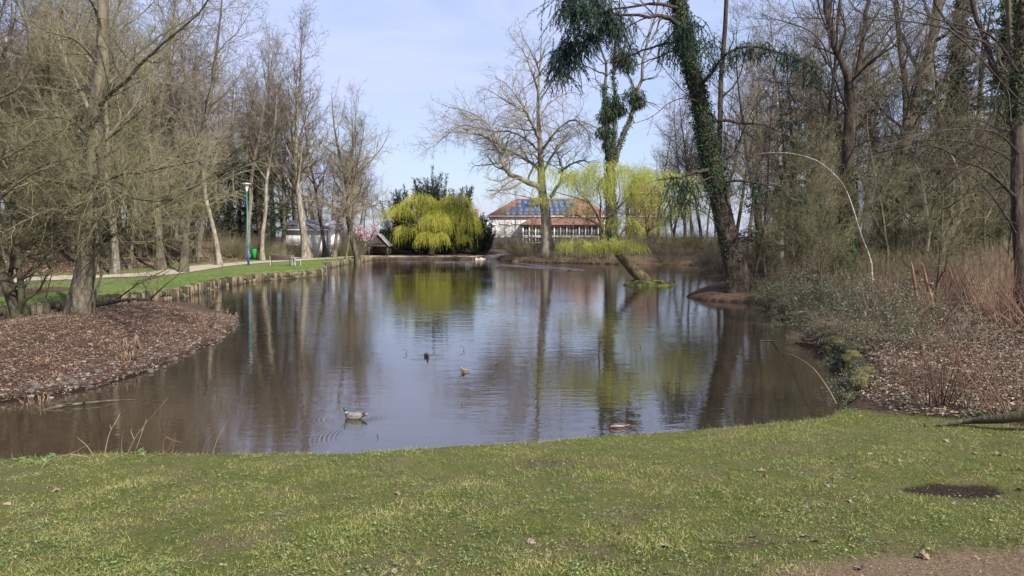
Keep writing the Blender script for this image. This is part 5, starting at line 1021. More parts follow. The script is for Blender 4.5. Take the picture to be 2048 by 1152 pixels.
for a, b in sorted(zip(W1[:-1], W1[1:]), key=lambda q: 0 if 24 < q[0][1] < 58 and q[0][0] > -21 else 1):
    x, y = (a + b) / 2; w = np.linalg.norm(b - a); az = math.atan2(b[1] - a[1], b[0] - a[0]); nrm = np.array([b[1] - a[1], a[0] - b[0]]) / w
    nrm = -nrm if pond_sd([x + nrm[0]], [y + nrm[1]])[0][0] < 0 else nrm
    if cnt > 290:
        V, Q = lump(2, rs.integers(99), .3); V = V * [w * 1.05, .45, rs.uniform(.6, .78)]; c_, s_ = math.cos(az), math.sin(az)
        far_st.add(np.stack([V[:, 0] * c_ - V[:, 1] * s_, V[:, 0] * s_ + V[:, 1] * c_, V[:, 2]], 1) + [x + nrm[0] * .1, y + nrm[1] * .1, .22], None, Q); continue
    if y < 57 and rs.random() < .45:
        h1 = rs.uniform(.20, .30); wstone(x + nrm[0] * .05, y + nrm[1] * .05, h1 * .5 - .06, w * 1.06, .42, h1, az); wstone(x + nrm[0] * .14, y + nrm[1] * .14, h1 - .05 + .13, w * rs.uniform(.85, 1.1), .40, rs.uniform(.24, .34), az); cnt += 2
    else: wstone(x + nrm[0] * .1, y + nrm[1] * .1, .22, w * 1.12, .45, rs.uniform(.54, .70), az); cnt += 1
if far_st.n: part('far_stones', far_st, M['stone'], wroot, kind='stuff')
M['moss_stone'] = mat('moss_stone', [(.02, .02, .011), (.06, .06, .02), (.15, .13, .04)], 6, .95, .8, 18, objvar=.4)
W2 = resample([o[0] for o in OUT if o[1] is BANK][:4], .36); mroot = root('mossy_wall', (W2[2][0], W2[2][1], 0), 'crumbling moss-yellow stone edge at the near right corner of the pond', 'wall')
for a, b in zip(W2[:-1], W2[1:]):
    x, y = (a + b) / 2; az = math.atan2(b[1] - a[1], b[0] - a[0])
    for zz, hh in ((.08, .3), (.33, .26)):
        o = obj('stone', STM[rs.integers(12)], mroot, (x - mroot.location.x + rs.normal() * .05 + .12, y - mroot.location.y + rs.normal() * .05, zz)); o.scale = (.30, .3, hh * .85); o.rotation_euler = (rs.normal() * .1, rs.normal() * .1, az)
        o.material_slots[0].link = 'OBJECT'; o.material_slots[0].material = M['moss_stone']
# ------------------------------------------------------------------ street furniture on the left bank
M['teal'] = mat('teal_paint', [(.012, .12, .11), (.018, .19, .17)], 3, .45, spec=.5); M['blue'] = mat('blue_paint', [(.02, .07, .20), (.02, .10, .28)], 3, .45, spec=.5)
M['alu'] = mat('lamp_metal', [(.45, .46, .47)], rough=.4, metallic=.4); M['lampglass'] = mat('lamp_glass', [(.55, .58, .6)], rough=.25)
lp = atz(497, 531, .66); lz = H1(lp[0], lp[1]); lx, ly = lp[0], lp[1]
o = root('street_lamp', (lx, ly, lz), 'blue-green lamp post with a flat round head beside the path', 'lamp post')
def lathe(prof, c, S=16):
    P = np.array([[c[0], c[1], c[2] + z] for r, z in prof]); R = np.array([max(r, .001) for r, z in prof]); mb = MB(); a = np.arange(S) / S * 2 * math.pi
    V = P[:, None] + R[:, None, None] * np.stack([np.cos(a), np.sin(a), a * 0], 1)[None]; i = np.arange(S)[None] + np.arange(len(prof) - 1)[:, None] * S; i2 = (np.arange(S) + 1)[None] % S + np.arange(len(prof) - 1)[:, None] * S
    j = np.arange(S); T = np.concatenate([np.stack([j[1:-1] * 0, j[2:], j[1:-1]], 1), np.stack([j[1:-1] * 0, j[1:-1], j[2:]], 1) + (len(prof) - 1) * S])
    return mb.add(V, T, np.stack([i, i2, i2 + S, i + S], -1).reshape(-1, 4))
part('pole', lathe([(.075, 1.5), (.07, 1.6), (.05, 1.7), (.048, 6.05)], (lx, ly, lz)), M['teal'], o, True); part('lower_pole', lathe([(.085, -.1), (.085, 1.5)], (lx, ly, lz)), M['blue'], o, True)
part('lamp_shade', lathe([(.06, 6.05), (.08, 6.1), (.19, 6.5), (.20, 6.6)], (lx, ly, lz)), M['lampglass'], o, True); part('lamp_cap', lathe([(.20, 6.6), (.42, 6.66), (.42, 6.70), (.15, 6.78), (.02, 6.8)], (lx, ly, lz)), M['alu'], o)
bp_ = atz(508, 521, .66); bx_, by_ = bp_[0], bp_[1]; bz_ = H1(bx_, by_)
M['green'] = mat('bin_green', [(.01, .33, .06), (.02, .46, .09)], 4, .4, spec=.5)
o = root('litter_bin', (bx_, by_, bz_), 'bright green litter bin behind the blue lamp post', 'bin')
mb = MB(); V = []
for z, w in ((.12, .21), (.9, .27)): V += [[bx_ - w, by_ - w, bz_ + z], [bx_ + w, by_ - w, bz_ + z], [bx_ + w, by_ + w, bz_ + z], [bx_ - w, by_ + w, bz_ + z]]
mb.add(V, None, [[0, 1, 5, 4], [1, 2, 6, 5], [2, 3, 7, 6], [3, 0, 4, 7], [3, 2, 1, 0]]); part('body', mb, M['green'], o)
mb = MB().box((bx_, by_, bz_ + .93), (.62, .62, .06)).box((bx_, by_ + .02, bz_ + .99), (.5, .5, .06)); part('lid', mb, M['green'], o); part('foot', MB().box((bx_, by_, bz_ + .06), (.30, .30, .14)), M['bark_dark'], o)
M['slat'] = mat('bench_slat', [(.06, .04, .038), (.14, .10, .095)], 4, .7, stretch=(.3, 4, 4)); M['slat_l'] = mat('bench_slat_pale', [(.34, .28, .27), (.50, .43, .42)], 4, .7, stretch=(.3, 4, 4)); M['steel'] = mat('galvanised', [(.42, .42, .43), (.58, .58, .59)], 9, .5, metallic=.1)
def bench(u, v, rz, wdt, ms, label):
    p = atz(u, v, .66); z = H1(p[0], p[1]); o = root('park_bench', (p[0], p[1], z), label, 'bench', 'benches on the left bank'); o.rotation_euler[2] = rz
    for sx in (-1, 1):
        part('leg', MB().tubes([[sx * wdt * .46, .25, 0], [sx * wdt * .46, .25, .45]], [.022, .022], 6), M['steel'], o, world=False)
        part('leg', MB().tubes([[sx * wdt * .46, -.22, 0], [sx * wdt * .46, -.22, .45], [sx * wdt * .46, -.34, .86]], [.024] * 3, 6), M['steel'], o, world=False)
        part('seat_support', MB().box((sx * wdt * .46, .02, .43), (.04, .52, .04)), M['steel'], o, world=False)
        part('armrest', MB().tubes([[sx * wdt * .46, .25, .45], [sx * wdt * .46, .22, .66], [sx * wdt * .46, -.27, .66]], [.018] * 3, 6), M['steel'], o, world=False)
    for k in range(5): part('seat_slat', MB().box((0, .24 - k * .105, .46), (wdt, .085, .03)), ms, o, world=False)
    for k in range(4): part('back_slat', MB().box((0, -.235 - k * .032, .54 + k * .098), (wdt, .026, .078), rx=.3), ms, o, world=False)
    return o
bench(564, 531, math.pi * .0 + .04, 1.95, M['slat'], 'dark-slatted park bench seen from behind, the left of the two by the lamp')
bench(590, 530.5, -1.02, 1.7, M['slat_l'], 'paler park bench set at an angle, the right of the two by the lamp')
# ------------------------------------------------------------------ buildings
M['white'] = mat('white_render', [(.70, .69, .68), (.82, .81, .80)], 1.2, .9, .1); M['offwhite'] = mat('old_render', [(.38, .38, .37), (.60, .60, .60), (.70, .70, .70)], .9, .9, .1)
M['tile'] = mat('clay_tile', [(.17, .08, .06), (.28, .14, .105), (.35, .20, .16)], 2.5, .85, .7, 12, (1, 3, 3)); M['tile_d'] = mat('old_tile', [(.20, .08, .06), (.34, .15, .11)], 2.5, .85, .7, 12)
M['glass'] = mat('window_glass', [(.03, .04, .05), (.08, .09, .11)], .5, .08, spec=.8); M['frame'] = mat('window_frame', [(.72, .72, .72)], rough=.6); M['pv'] = mat('solar_glass', [(.04, .065, .13), (.06, .09, .17)], .3, .5, spec=.5); M['slate'] = mat('slate_roof', [(.12, .12, .13), (.22, .22, .24), (.30, .30, .32)], 2.5, .7, .5, 16, (1, 5, 5)); M['grey_wood'] = mat('weathered_wood', [(.05, .04, .035), (.11, .09, .075)], 5, .9, .4, 20, (4, 4, .4))
M['brick'] = mat('brick_wall', [(.13, .07, .05), (.24, .13, .09)], 3, .9)
def window(o, x, y, z, w, h, bars=1, rows=0, sill=True):
    f = MB(); t = .07
    f.box((x, y - .03, z + h / 2), (w + t, .08, t)).box((x, y - .03, z - h / 2), (w + t, .08, t)).box((x - w / 2, y - .03, z), (t, .08, h - t)).box((x + w / 2, y - .03, z), (t, .08, h - t))
    for k in range(bars): f.box((x - w / 2 + w * (k + 1) / (bars + 1), y - .025, z), (.05, .06, h - t))
    for k in range(rows): f.box((x, y - .022, z - h / 2 + h * (k + 1) / (rows + 1)), (w - t, .05, .04))
    wf = part('window', f, M['frame'], o); wf_loc = np.array(o.location); g = MB().box((x, y + .02, z), (w - .02, .03, h - .02)); part('pane', g, M['glass'], wf)
    if sill: part('sill', MB().box((x, y - .09, z - h / 2 - .07), (w + .2, .16, .06)), M['frame'], wf)
def house(name, label, x0, x1, y0, y1, zb, ze, zr, mw, mr, axis='x', hipL=0., hipR=0., wins=(), over=.4, cat='building', chimney=None):
    o = root(name, ((x0 + x1) / 2, y0, zb), label, cat); part('wall', MB().box(((x0 + x1) / 2, (y0 + y1) / 2, (zb + ze) / 2 - .5), (x1 - x0, y1 - y0, ze - zb + 1)), mw, o)
    ov = over; X0, X1, Y0, Y1 = x0 - ov, x1 + ov, y0 - ov, y1 + ov; r = MB()
    if axis == 'x':
        ym = (y0 + y1) / 2; a, b = (X0 + hipL, ym, zr), (X1 - hipR, ym, zr); top = [(X0, Y0, ze), (X1, Y0, ze), b, a, (X0, Y1, ze), (X1, Y1, ze)]
        r.add([top[0], top[1], top[2], top[3], top[4], top[5]], [[0, 3, 4], [1, 5, 2]], [[0, 1, 2, 3], [5, 4, 3, 2], [0, 4, 5, 1]])
    else:
        xm = (x0 + x1) / 2; r.add([(X0, Y0, ze), (X1, Y0, ze), (X1, Y1, ze), (X0, Y1, ze), (xm, Y0, zr), (xm, Y1, zr)], [[0, 1, 4], [2, 3, 5]], [[1, 2, 5, 4], [3, 0, 4, 5], [0, 3, 2, 1]])
    ro = part('roof', r, mr, o); part('gutter', MB().box(((x0 + x1) / 2, Y0 - .05, ze - .06), (X1 - X0, .12, .12)), M['frame'], ro)
    if chimney: part('chimney', MB().box(chimney, (.8, .8, 1.8)), M['tile_d'] if mw is not M['white'] else M['offwhite'], ro)
    for w in wins: window(o, *w)
    return o
bX = lambda u, Y: at(u, 472, Y)[0]
bZ = lambda v, Y: at(1024, v, Y)[2]
Yb = 128
hx0, hx1 = bX(978, Yb), bX(1210, Yb); ze, zr = bZ(432, Yb), bZ(397, Yb + 6.5); gz = H1(5, Yb)
wins = [(bX(u, Yb), Yb, bZ(442, Yb), 1.5, .95, 2) for u in (1008, 1033)] + [(bX(u, Yb), Yb, bZ(443, Yb), .8, 1.0, 0) for u in (987, 1018)] + [(bX(u, Yb), Yb, bZ(463, Yb), 1.2, 1.7, 1, 1) for u in (992, 1003, 1020, 1030)] + [(bX(u, Yb), Yb, bZ(436.5, Yb), 1.6, .5, 2) for u in (1150, 1175, 1198)]
bo = house('park_building', 'long white building with orange hipped roof and blue solar panels across the pond', hx0, hx1, Yb, Yb + 13, gz, ze, zr, M['white'], M['tile'], 'x', 5.2, 3.0, wins, .45)
# blue solar panels on the front slope
sl0 = np.array([0, Yb - .45, ze]); sl1 = np.array([0, Yb + 6.5, zr]); e = unit(sl1 - sl0); nn = np.array([0, -e[2], e[1]]); SLn = np.linalg.norm(sl1 - sl0)
pv = None; ang = math.atan2(e[2], e[1])
pvm = MB().box((0, 0, 0), (1.02, 1.62, .05), rx=ang).mesh('solar_panel', M['pv'])
ro = [c for c in bo.children if c.name.startswith('roof')][0]
for r_, (ua, ub) in enumerate([(1014, 1150), (1028, 1150), (1038, 1150), (1050, 1145)]):
    x = bX(ua, Yb)
    while x < bX(ub, Yb):
        c = sl0 + e * (1.2 + r_ * 1.66) + nn * .10; obj('solar_panel', pvm, ro, (x - bo.location.x, c[1] - bo.location.y, c[2] - bo.location.z)); x += 1.06
# the conservatory wing in front: orange lean-to roof over a glazed front
Yc = 122; cx0, cx1 = bX(1046, Yc), bX(1196, Yc); ce, cr2 = bZ(448.5, Yc), bZ(436, Yb)
mb = MB().box(((cx0 + cx1) / 2, (Yc + Yb) / 2 + .2, (gz + ce) / 2 - .3), (cx1 - cx0, Yb - Yc - .6, ce - gz + .5)); part('wing_wall', mb, M['white'], bo)
V = [(cx0 - .5, Yc - .4, ce), (cx1 + .5, Yc - .4, ce), (cx1 + .5, Yb - .02, cr2), (cx0 + 1.4, Yb - .02, cr2), (cx0 - .5, Yb - .02, ce)]
V2 = [(a, b, c - .12) for a, b, c in V]
part('wing_roof', MB().add(V + V2, [[0, 3, 4]], [[0, 1, 2, 3], [0, 5, 6, 1], [4, 9, 5, 0]]), M['tile'], bo)
for k in range(12):
    x = cx0 + (k + .5) * (cx1 - cx0) / 12; window(bo, x, Yc + .3, (bZ(472, Yc) + bZ(452, Yc)) / 2, (cx1 - cx0) / 12 - .16, (bZ(452, Yc) - bZ(472, Yc)) - .1, 1, 1, False)
    window(bo, x, Yc + .3, bZ(480, Yc), (cx1 - cx0) / 12 - .16, .8, 1, 0, False)
for k in range(13): x = cx0 + k * (cx1 - cx0) / 12; part('post', MB().box((x, Yc + .1, (gz + ce) / 2), (.13, .14, ce - gz)), M['frame'], bo)
part('balcony_rail', MB().box(((cx0 + cx1) / 2, Yc - .05, bZ(473, Yc)), (cx1 - cx0, .1, .16)), M['frame'], bo)
part('dormer', MB().box((bX(1072, Yb), Yb + 2.5, zr - .5), (2.0, 1.2, .8)), M['tile'], bo)
# other buildings
house('distant_house', 'small pale far house with flat chimneys between the willow and the white building', bX(948, 168), bX(1000, 168), 168, 178, 1, bZ(438, 168), bZ(430, 168), M['offwhite'], M['slate'], 'x', 2, 2, [(bX(u, 168), 168, bZ(448, 168), 1.2, 1.3, 1) for u in (956, 968, 980)], chimney=(bX(953, 170), 172, bZ(425, 170)))
house('red_roof_house', 'house with dark red roof half hidden behind the willow islet', bX(1262, 155), bX(1315, 155), 155, 163, 1, bZ(385, 155), bZ(352, 160), M['brick'], M['tile_d'], 'x', 3, 3, [(bX(u, 155), 155, bZ(425, 155), 1.4, 1.6, 1) for u in (1265, 1285, 1305, 1325)])
house('wood_edge_house', 'low house with faded pink roof glimpsed through the right wood', bX(1778, 112), bX(1840, 112), 112, 120, 1, bZ(420, 112), bZ(388, 114), M['offwhite'], M['tile_d'], 'x', 1, 1, [(bX(1800, 112), 112, bZ(435, 112), 1.2, 1.4, 1)])
house('white_annex', 'white flat-topped building glimpsed at the right edge of the picture', bX(2000, 90), bX(2110, 90), 90, 99, 1, bZ(385, 90), bZ(370, 92), M['white'], M['slate'], 'x', 1, 1, [(bX(u, 90), 90, bZ(410, 90), 1.3, 1.4, 1) for u in (2015, 2045, 2075)])
sx0, sx1 = bX(568, 90), bX(661, 90)
so = house('garden_shed', 'white shed with a low grey roof at the end of the left wood', sx0, sx1, 90, 95.5, H1(-25, 91) - .1, bZ(459, 90), bZ(440, 92), M['white'], M['slate'], 'x', .2, .6, [], .45, 'shed')
part('downpipe', MB().tubes([[sx1 - .3, 89.9, bZ(459, 90)], [sx1 - .3, 89.9, H1(sx1, 90)]], [.05, .05], 6), M['slate'], so)
# gabled hut
Yh = 99; h0x, h1x = bX(736, Yh), bX(776, Yh); hz = H1((h0x + h1x) / 2, Yh + 1) ; ez, az_ = bZ(490, Yh), bZ(469, Yh); hm = (h0x + h1x) / 2
o = root('gabled_hut', (hm, Yh, hz), 'little open wooden hut with a steep dark gable beside the willow', 'hut')
for sx in (-1, 1):
    a = np.array([hm, 0, az_ + .1]); b = np.array([hm + sx * (h1x - h0x) / 2 * 1.12, 0, ez - .1]); t_ = np.array([0, 0, .09])
    V = [(a[0], Yh - .3, a[2]), (a[0], Yh + 3, a[2]), (b[0], Yh + 3, b[2]), (b[0], Yh - .3, b[2])]; part('roof_slope', MB().add(V + [tuple(np.array(q) - t_) for q in V], None, [[0, 1, 2, 3], [7, 6, 5, 4], [0, 3, 7, 4], [3, 2, 6, 7]]), M['slate'], o)
    for yy in (Yh + .05, Yh + 2.7): part('post', MB().box((hm + sx * ((h1x - h0x) / 2 - .12), yy, (hz + ez) / 2), (.14, .14, ez - hz)), M['grey_wood'], o)
nb = 12
for k in range(nb):
    x = h0x + (k + .5) * (h1x - h0x) / nb; top = az_ - (az_ - ez) * abs(x - hm) / ((h1x - h0x) / 2) - .04
    if top - ez > .06: part('board', MB().box((x, Yh, (top + ez) / 2 - .05), ((h1x - h0x) / nb * .9, .03 + .01 * (k % 2), top - ez + .1)), M['grey_wood'], o)
part('back_wall', MB().box((hm, Yh + 2.75, (hz + ez) / 2), (h1x - h0x - .3, .08, ez - hz)), M['grey_wood'], o); part('beam', MB().box((hm, Yh + .02, ez - .12), (h1x - h0x, .16, .16)), M['grey_wood'], o)
# pink blossoming shrub
xB, YB2 = bX(738, 103.5), 103.5; zB = H1(xB, YB2); o = root('magnolia', (xB, YB2, zB), 'magnolia covered in pale pink blossom behind the gabled hut', 'tree')
a = rng.random(16) * 6.28; P1, R1 = grow(np.tile([[xB, YB2, zB]], (16, 1)) + rng.normal(size=(16, 3)) * [.2, .2, 0], np.stack([np.cos(a) * .55, np.sin(a) * .55, np.ones(16)], 1), rng.uniform(3, 4.8, 16), .06, 8, .07, .02, .3)
st = MB(); st.tubes(P1, R1, 5, spike=True); q = ramify(st, P1, R1, [dict(rho=4, lr=.35, lmin=.3, lmax=1.4, K=4, ang=45, rmin=.012, t0=.3)]); part('stems', st, M['bark'], o)
M['pink'] = mat('blossom', [(.45, .26, .30), (.68, .46, .50), (.82, .66, .68)], 2, .6, island=.5, trans=.3); n = 1500; i = rng.integers(0, len(q[0]), n); k = rng.integers(1, 4, n); C = q[0][i, k] + rng.normal(size=(n, 3)) * .08
part('blossom', MB().leaves(C, rng.normal(size=(n, 3)) * [1, 1, .6] + [0, 0, .7], .17, .13), M['pink'], o)
# white garden seat on the far bank
gx_, gY = bX(967, 104.5), 104.5; gz2 = H1(gx_, gY); o = root('garden_chair', (gx_, gY, gz2), 'small white garden chair standing on the far bank right of the willow', 'chair')
for dx in (-.28, .28):
    part('leg', MB().box((gx_ + dx, gY, gz2 + .6), (.07, .07, 1.25)), M['white'], o); part('leg', MB().box((gx_ + dx, gY - .5, gz2 + .24), (.06, .06, .5)), M['white'], o)
part('seat', MB().box((gx_, gY - .25, gz2 + .5), (.62, .6, .06)), M['white'], o); part('backrest', MB().box((gx_, gY, gz2 + 1.12), (.49, .05, .22)), M['white'], o)
# ------------------------------------------------------------------ ducks
def duck(name, label, x, y, rz, s, cols, pale=True):
    """body from tail to bill as one continuous surface along a curved spine (the bird faces -X)"""
    sp_ = [(.27, 0, .095, .012, .008), (.22, 0, .085, .038, .018), (.16, 0, .07, .066, .045), (.08, 0, .055, .088, .068), (0, 0, .045, .098, .078), (-.08, 0, .045, .095, .08), (-.145, 0, .06, .078, .074), (-.18, 0, .095, .052, .052), (-.19, 0, .125, .036, .036), (-.195, 0, .150, .033, .033), (-.205, 0, .175, .038, .040), (-.222, 0, .190, .040, .038), (-.245, 0, .188, .033, .031), (-.262, 0, .18, .018, .018), (-.268, 0, .178, .003, .003)]
    A = np.array(sp_); n = 34; t0 = np.linspace(0, 1, len(A)); t = np.linspace(0, 1, n); A = np.stack([np.interp(t, t0, A[:, k]) for k in range(5)], 1)
    for k in range(5): A[1:-1, k] = (A[:-2, k] + 2 * A[1:-1, k] + A[2:, k]) / 4
    C = A[:, :3]; T = unit(np.gradient(C, axis=0)); Yv = np.array([0, 1., 0]); U = unit(np.cross(T, Yv)); S = 18; a = np.arange(S) / S * 2 * math.pi
    V = C[:, None] + A[:, 3, None, None] * np.cos(a)[None, :, None] * Yv + A[:, 4, None, None] * np.sin(a)[None, :, None] * U[:, None]
    i = np.arange(S)[None] + np.arange(n - 1)[:, None] * S; i2 = (np.arange(S) + 1)[None] % S + np.arange(n - 1)[:, None] * S; Q = np.stack([i, i2, i2 + S, i + S], -1).reshape(-1, 4)
    mb = MB(); mb.add(V * s, None, Q); rowm = np.array([0 if f < .10 else 1 if f < .42 else 2 if f < .52 else 3 if f < .565 else 4 for f in t[:-1]]) ; mb.qm[-1] = np.repeat(rowm, S)
    o = root(name, (x, y, 0), label, 'duck'); o.rotation_euler[2] = rz; part('body', mb, cols, o, True, world=False)
    for sy in (-1, 1):
        w = MB(); n2 = 9; xs = np.linspace(-.10, .20, n2); hh = np.sin(np.linspace(.25, 2.9, n2)) * .042 + .004
        c = np.stack([xs, sy * (.075 - .045 * np.linspace(0, 1, n2) ** 2) + sy * .012, .075 + .022 * np.linspace(0, 1, n2)], 1); a8 = np.arange(8) / 8 * 2 * math.pi
        V = c[:, None] + np.stack([a8 * 0 + 0, np.cos(a8) * .022 * 1, np.sin(a8)], 1)[None] * np.stack([hh * 0 + 1, hh / .042, hh], 1)[:, None]
        i = np.arange(8)[None] + np.arange(n2 - 1)[:, None] * 8; i2 = (np.arange(8) + 1)[None] % 8 + np.arange(n2 - 1)[:, None] * 8
        w.add(V * s, None, np.stack([i, i2, i2 + 8, i + 8], -1).reshape(-1, 4)); wo_ = part('wing', w, [cols[1] if pale else cols[0]], o, True, world=False)
        f = MB(); f.box((.12 * s, sy * .058 * s, .112 * s), (.20 * s, .018 * s, .012 * s), ry=-.05, rz=-sy * .22); part('wing_edge', f, [cols[0]], wo_, world=False)
    b = MB(); b.tubes([[-.258 * s, 0, .178 * s], [-.285 * s, 0, .172 * s], [-.318 * s, 0, .168 * s]], [.016 * s, .013 * s, .010 * s], 8, cap=True); part('bill', b, cols[5], o, True, world=False)
    for sy in (-1, 1): part('eye', lathe([(.001, -.005), (.005, -.003), (.005, .003), (.001, .005)], (-.238 * s, sy * .034 * s, .198 * s), 8), cols[0], o, world=False)
    part('tail', MB().leaves(np.array([[.20 * s, k * .02 * s, .09 * s] for k in (-1.5, -.5, .5, 1.5)]), np.array([[1, k * .1, .25] for k in (-1.5, -.5, .5, 1.5)]), .11 * s, .03 * s, nrm=np.array([[0, 0, 1.]] * 4)), cols[3] if pale else cols[0], o, world=False)
    return o
dk = mat('duck_black', [(.010, .010, .011), (.03, .028, .03)], 30, .5); dg = mat('duck_grey', [(.13, .12, .11), (.24, .225, .205)], 30, .7); db = mat('duck_breast', [(.07, .035, .025), (.12, .06, .04)], 30, .7)
dw = mat('duck_white', [(.50, .49, .47)], rough=.7); dh = mat('duck_head', [(.004, .045, .035), (.008, .09, .06)], 20, .3, spec=.6); dy = mat('duck_bill', [(.35, .30, .06)], rough=.5); dn = mat('duck_brown', [(.05, .035, .025), (.11, .08, .055)], 30, .8)
p = atz(706, 837, 0); duck('mallard', 'drake mallard with green head swimming near the front shore', p[0] + .03, p[1], -.25, .82, [dk, dg, db, dw, dh, dy])
p = atz(853, 714, 0); duck('coot', 'small black water bird seen from behind in the middle of the pond', p[0], p[1], 1.9, .62, [dk, dk, dk, dk, dk, dw], False)
p = atz(1140, 542, 0); duck('far_duck', 'tiny duck at the head of the long wake near the far shore', p[0], p[1], 3.3, 1.1, [dn, dn, dn, dw, dn, dy], False)
# ------------------------------------------------------------------ things floating on the water
M['wetwood'] = mat('wet_wood', [(.06, .035, .025), (.20, .12, .08), (.34, .22, .16)], 9, .6)
def stick(name, label, cat, lines, r, m, grp=None, S=6):
    Q0 = [spline(l, 10) for l in lines]; o = root(name, Q0[0][0], label, cat, grp)
    for k, q in enumerate(Q0): part('stem' if k == 0 else 'side_twig', MB().tubes(q, np.linspace(r if k == 0 else r * .6, r * .35, 10), S, spike=True), m, o, True)
    return o
def W3(u, v, z=0.02): return atz(u, v, z)
stick('floating_branch', 'forked brown bit of branch floating in the middle of the pond', 'branch', [[W3(921, 734, .12), W3(926, 739, .06), W3(934, 740, .04), W3(942, 740, .05)], [W3(926, 739, .06), W3(930, 744, .03), W3(938, 741, .02)], [W3(927, 745, .04), W3(925, 742, .03), W3(921, 741, .02)]], .028, M['wetwood'])
for u, v, l_, lab in [(985, 727, .09, 'single brown leaf floating right of the forked branch'), (1180, 852, .06, 'brown leaf floating by the near shore')]:
    c = W3(u, v, .012); mb = MB().leaves(np.array([c]), np.array([[1., .2, .05]]), l_ * 1.9, l_, nrm=np.array([[0, 0, 1.]])); tag(obj('floating_leaf', mb.mesh('floating_leaf', M['litter'], c), None, c), lab, 'leaf')
stick('sunken_branch', 'long grey branch lying half sunk in the brown water at the left', 'branch', [[W3(85, 822, -.02), W3(110, 814, .03), W3(150, 808, .04), W3(200, 803, .05), (W3(222, 801, .03)), W3(280, 799, .005)], [W3(165, 806, .04), W3(172, 801, .12), W3(176, 795, .2)], [W3(150, 808, .04), W3(130, 808, .05), W3(108, 812, .01)], [W3(118, 812, .03), W3(140, 806, .08), W3(146, 809, .02)]], .028, M['bark'])
stick('pale_driftwood', 'pale curved piece of wood floating close to the lawn edge', 'branch', [[W3(1222, 853), W3(1232, 852, .04), W3(1245, 852, .03), W3(1262, 849, .01)]], .022, M['wetwood'])
stick('shore_branch', 'short pale stick in the water beneath the right brambles', 'branch', [[W3(1520, 681, .03), W3(1530, 680, .06), W3(1545, 682, .03), W3(1585, 690, .3)], [W3(1530, 680, .05), W3(1532, 676, .16)]], .02, M['bark'])
stick('bent_stalk', 'long pale stalk arching out of the near right corner into the water', 'stalk', [[W3(1673, 808, .3), W3(1655, 775, .35), W3(1625, 735, .32), W3(1590, 712, .15), W3(1562, 704, .02)]], .010, M['twig_straw'])
for u, v, lab in [(753, 873, 'small bent dark twig sticking out of the water right of the mallard'), (921, 810, 'small hooked twig in the water before the ripple rings')]:
    stick('small_twig', lab, 'twig', [[W3(u, v, -.02), W3(u + 3, v - 3, .03), W3(u - 2, v - 7, .07)]], .008, M['twig_dark'])
for u, v, lab in [(1278, 694, 'thin curved twig above the water left of the leaning trunk reflection'), (925, 700, 'thin curved twig poking from the water behind the coot'), (810, 706, 'tiny twig poking from the water left of the coot')]:
    stick('small_twig', lab, 'twig', [[W3(u, v + 3, -.02), W3(u + 4, v - 1, .05), W3(u + 1, v - 6, .10), W3(u - 6, v - 9, .12)]], .009, M['twig_dark'])
# ------------------------------------------------------------------ stalks at the near shore
def stalk(label, pts, d0, r=.007, m='twig_straw', sides=()):
    b0 = atz(pts[0][0], pts[0][1], .2); Y0 = b0[1]; L0 = [at(u, v, Y0 + (dY if True else 0)) for u, v, dY in [(p_[0], p_[1], p_[2] if len(p_) > 2 else 0) for p_ in pts]]
    L0[0][2] = H1(L0[0][0], L0[0][1]) - .02
    return stick('dry_stalk', label, 'stalk', [L0] + [[at(u, v, Y0) for u, v in s_] for s_ in sides], r, M[m])
stalk('long straight pale stalk leaning right over the water at the left', [(243, 905), (275, 868), (305, 832), (339, 792)], 0, .009, sides=[[(268, 878), (262, 862), (265, 855)], [(282, 862), (290, 850), (292, 842), (270, 905)]])
stalk('forked dry stalk with crooked tip left of the long straight one', [(206, 908), (215, 880), (223, 858), (238, 832), (242, 823)], 0, .008, sides=[[(223, 858), (220, 852), (221, 848)], [(228, 850), (236, 835), (238, 830)]])
stalk('short slanting stalk near the left end of the front shore', [(190, 912), (172, 890), (150, 872)], 0, .006)
stalk('fine upright stalk between the forked and the straight one', [(240, 906), (244, 880), (248, 858)], 0, .004)
stalk('low bent clump stalk with reddish side twigs at the shore', [(326, 905), (327, 885), (335, 875), (350, 884)], 0, .006, 'twig_red', sides=[[(335, 904), (342, 888), (352, 862)], [(345, 904), (350, 880), (350, 873)], [(332, 873), (345, 880), (365, 886)]])
stalk('pale stalk slanting right before the brown water', [(398, 905), (412, 886), (430, 863)], 0, .006)
stalk('thin stalk slanting far right with faint tip', [(418, 905), (436, 876), (452, 848), (456, 838)], 0, .005)
stalk('thick crooked dry branch lying at the lawn edge', [(78, 935, -.6), (100, 918, -.3), (140, 908), (165, 895), (181, 888)], 0, .010, sides=[[(140, 908), (165, 912), (185, 916)]])
stalk('slender dark weed stem with side shoots at the middle of the shore', [(1282, 866), (1272, 830), (1270, 800), (1275, 785), (1281, 772)], 0, .006, 'twig_red', sides=[[(1272, 828), (1285, 823), (1310, 822)], [(1270, 805), (1262, 795), (1258, 780)], [(1278, 850), (1290, 845)], [(1262, 862), (1240, 850)]])
stalk('single thin upright reddish stem right of the weed', [(1320, 862), (1321, 820), (1321, 778)], 0, .003, 'twig_red'); stalk('short thin upright stem left of the weed', [(1215, 872), (1216, 855), (1217, 842)], 0, .003, 'twig_red')
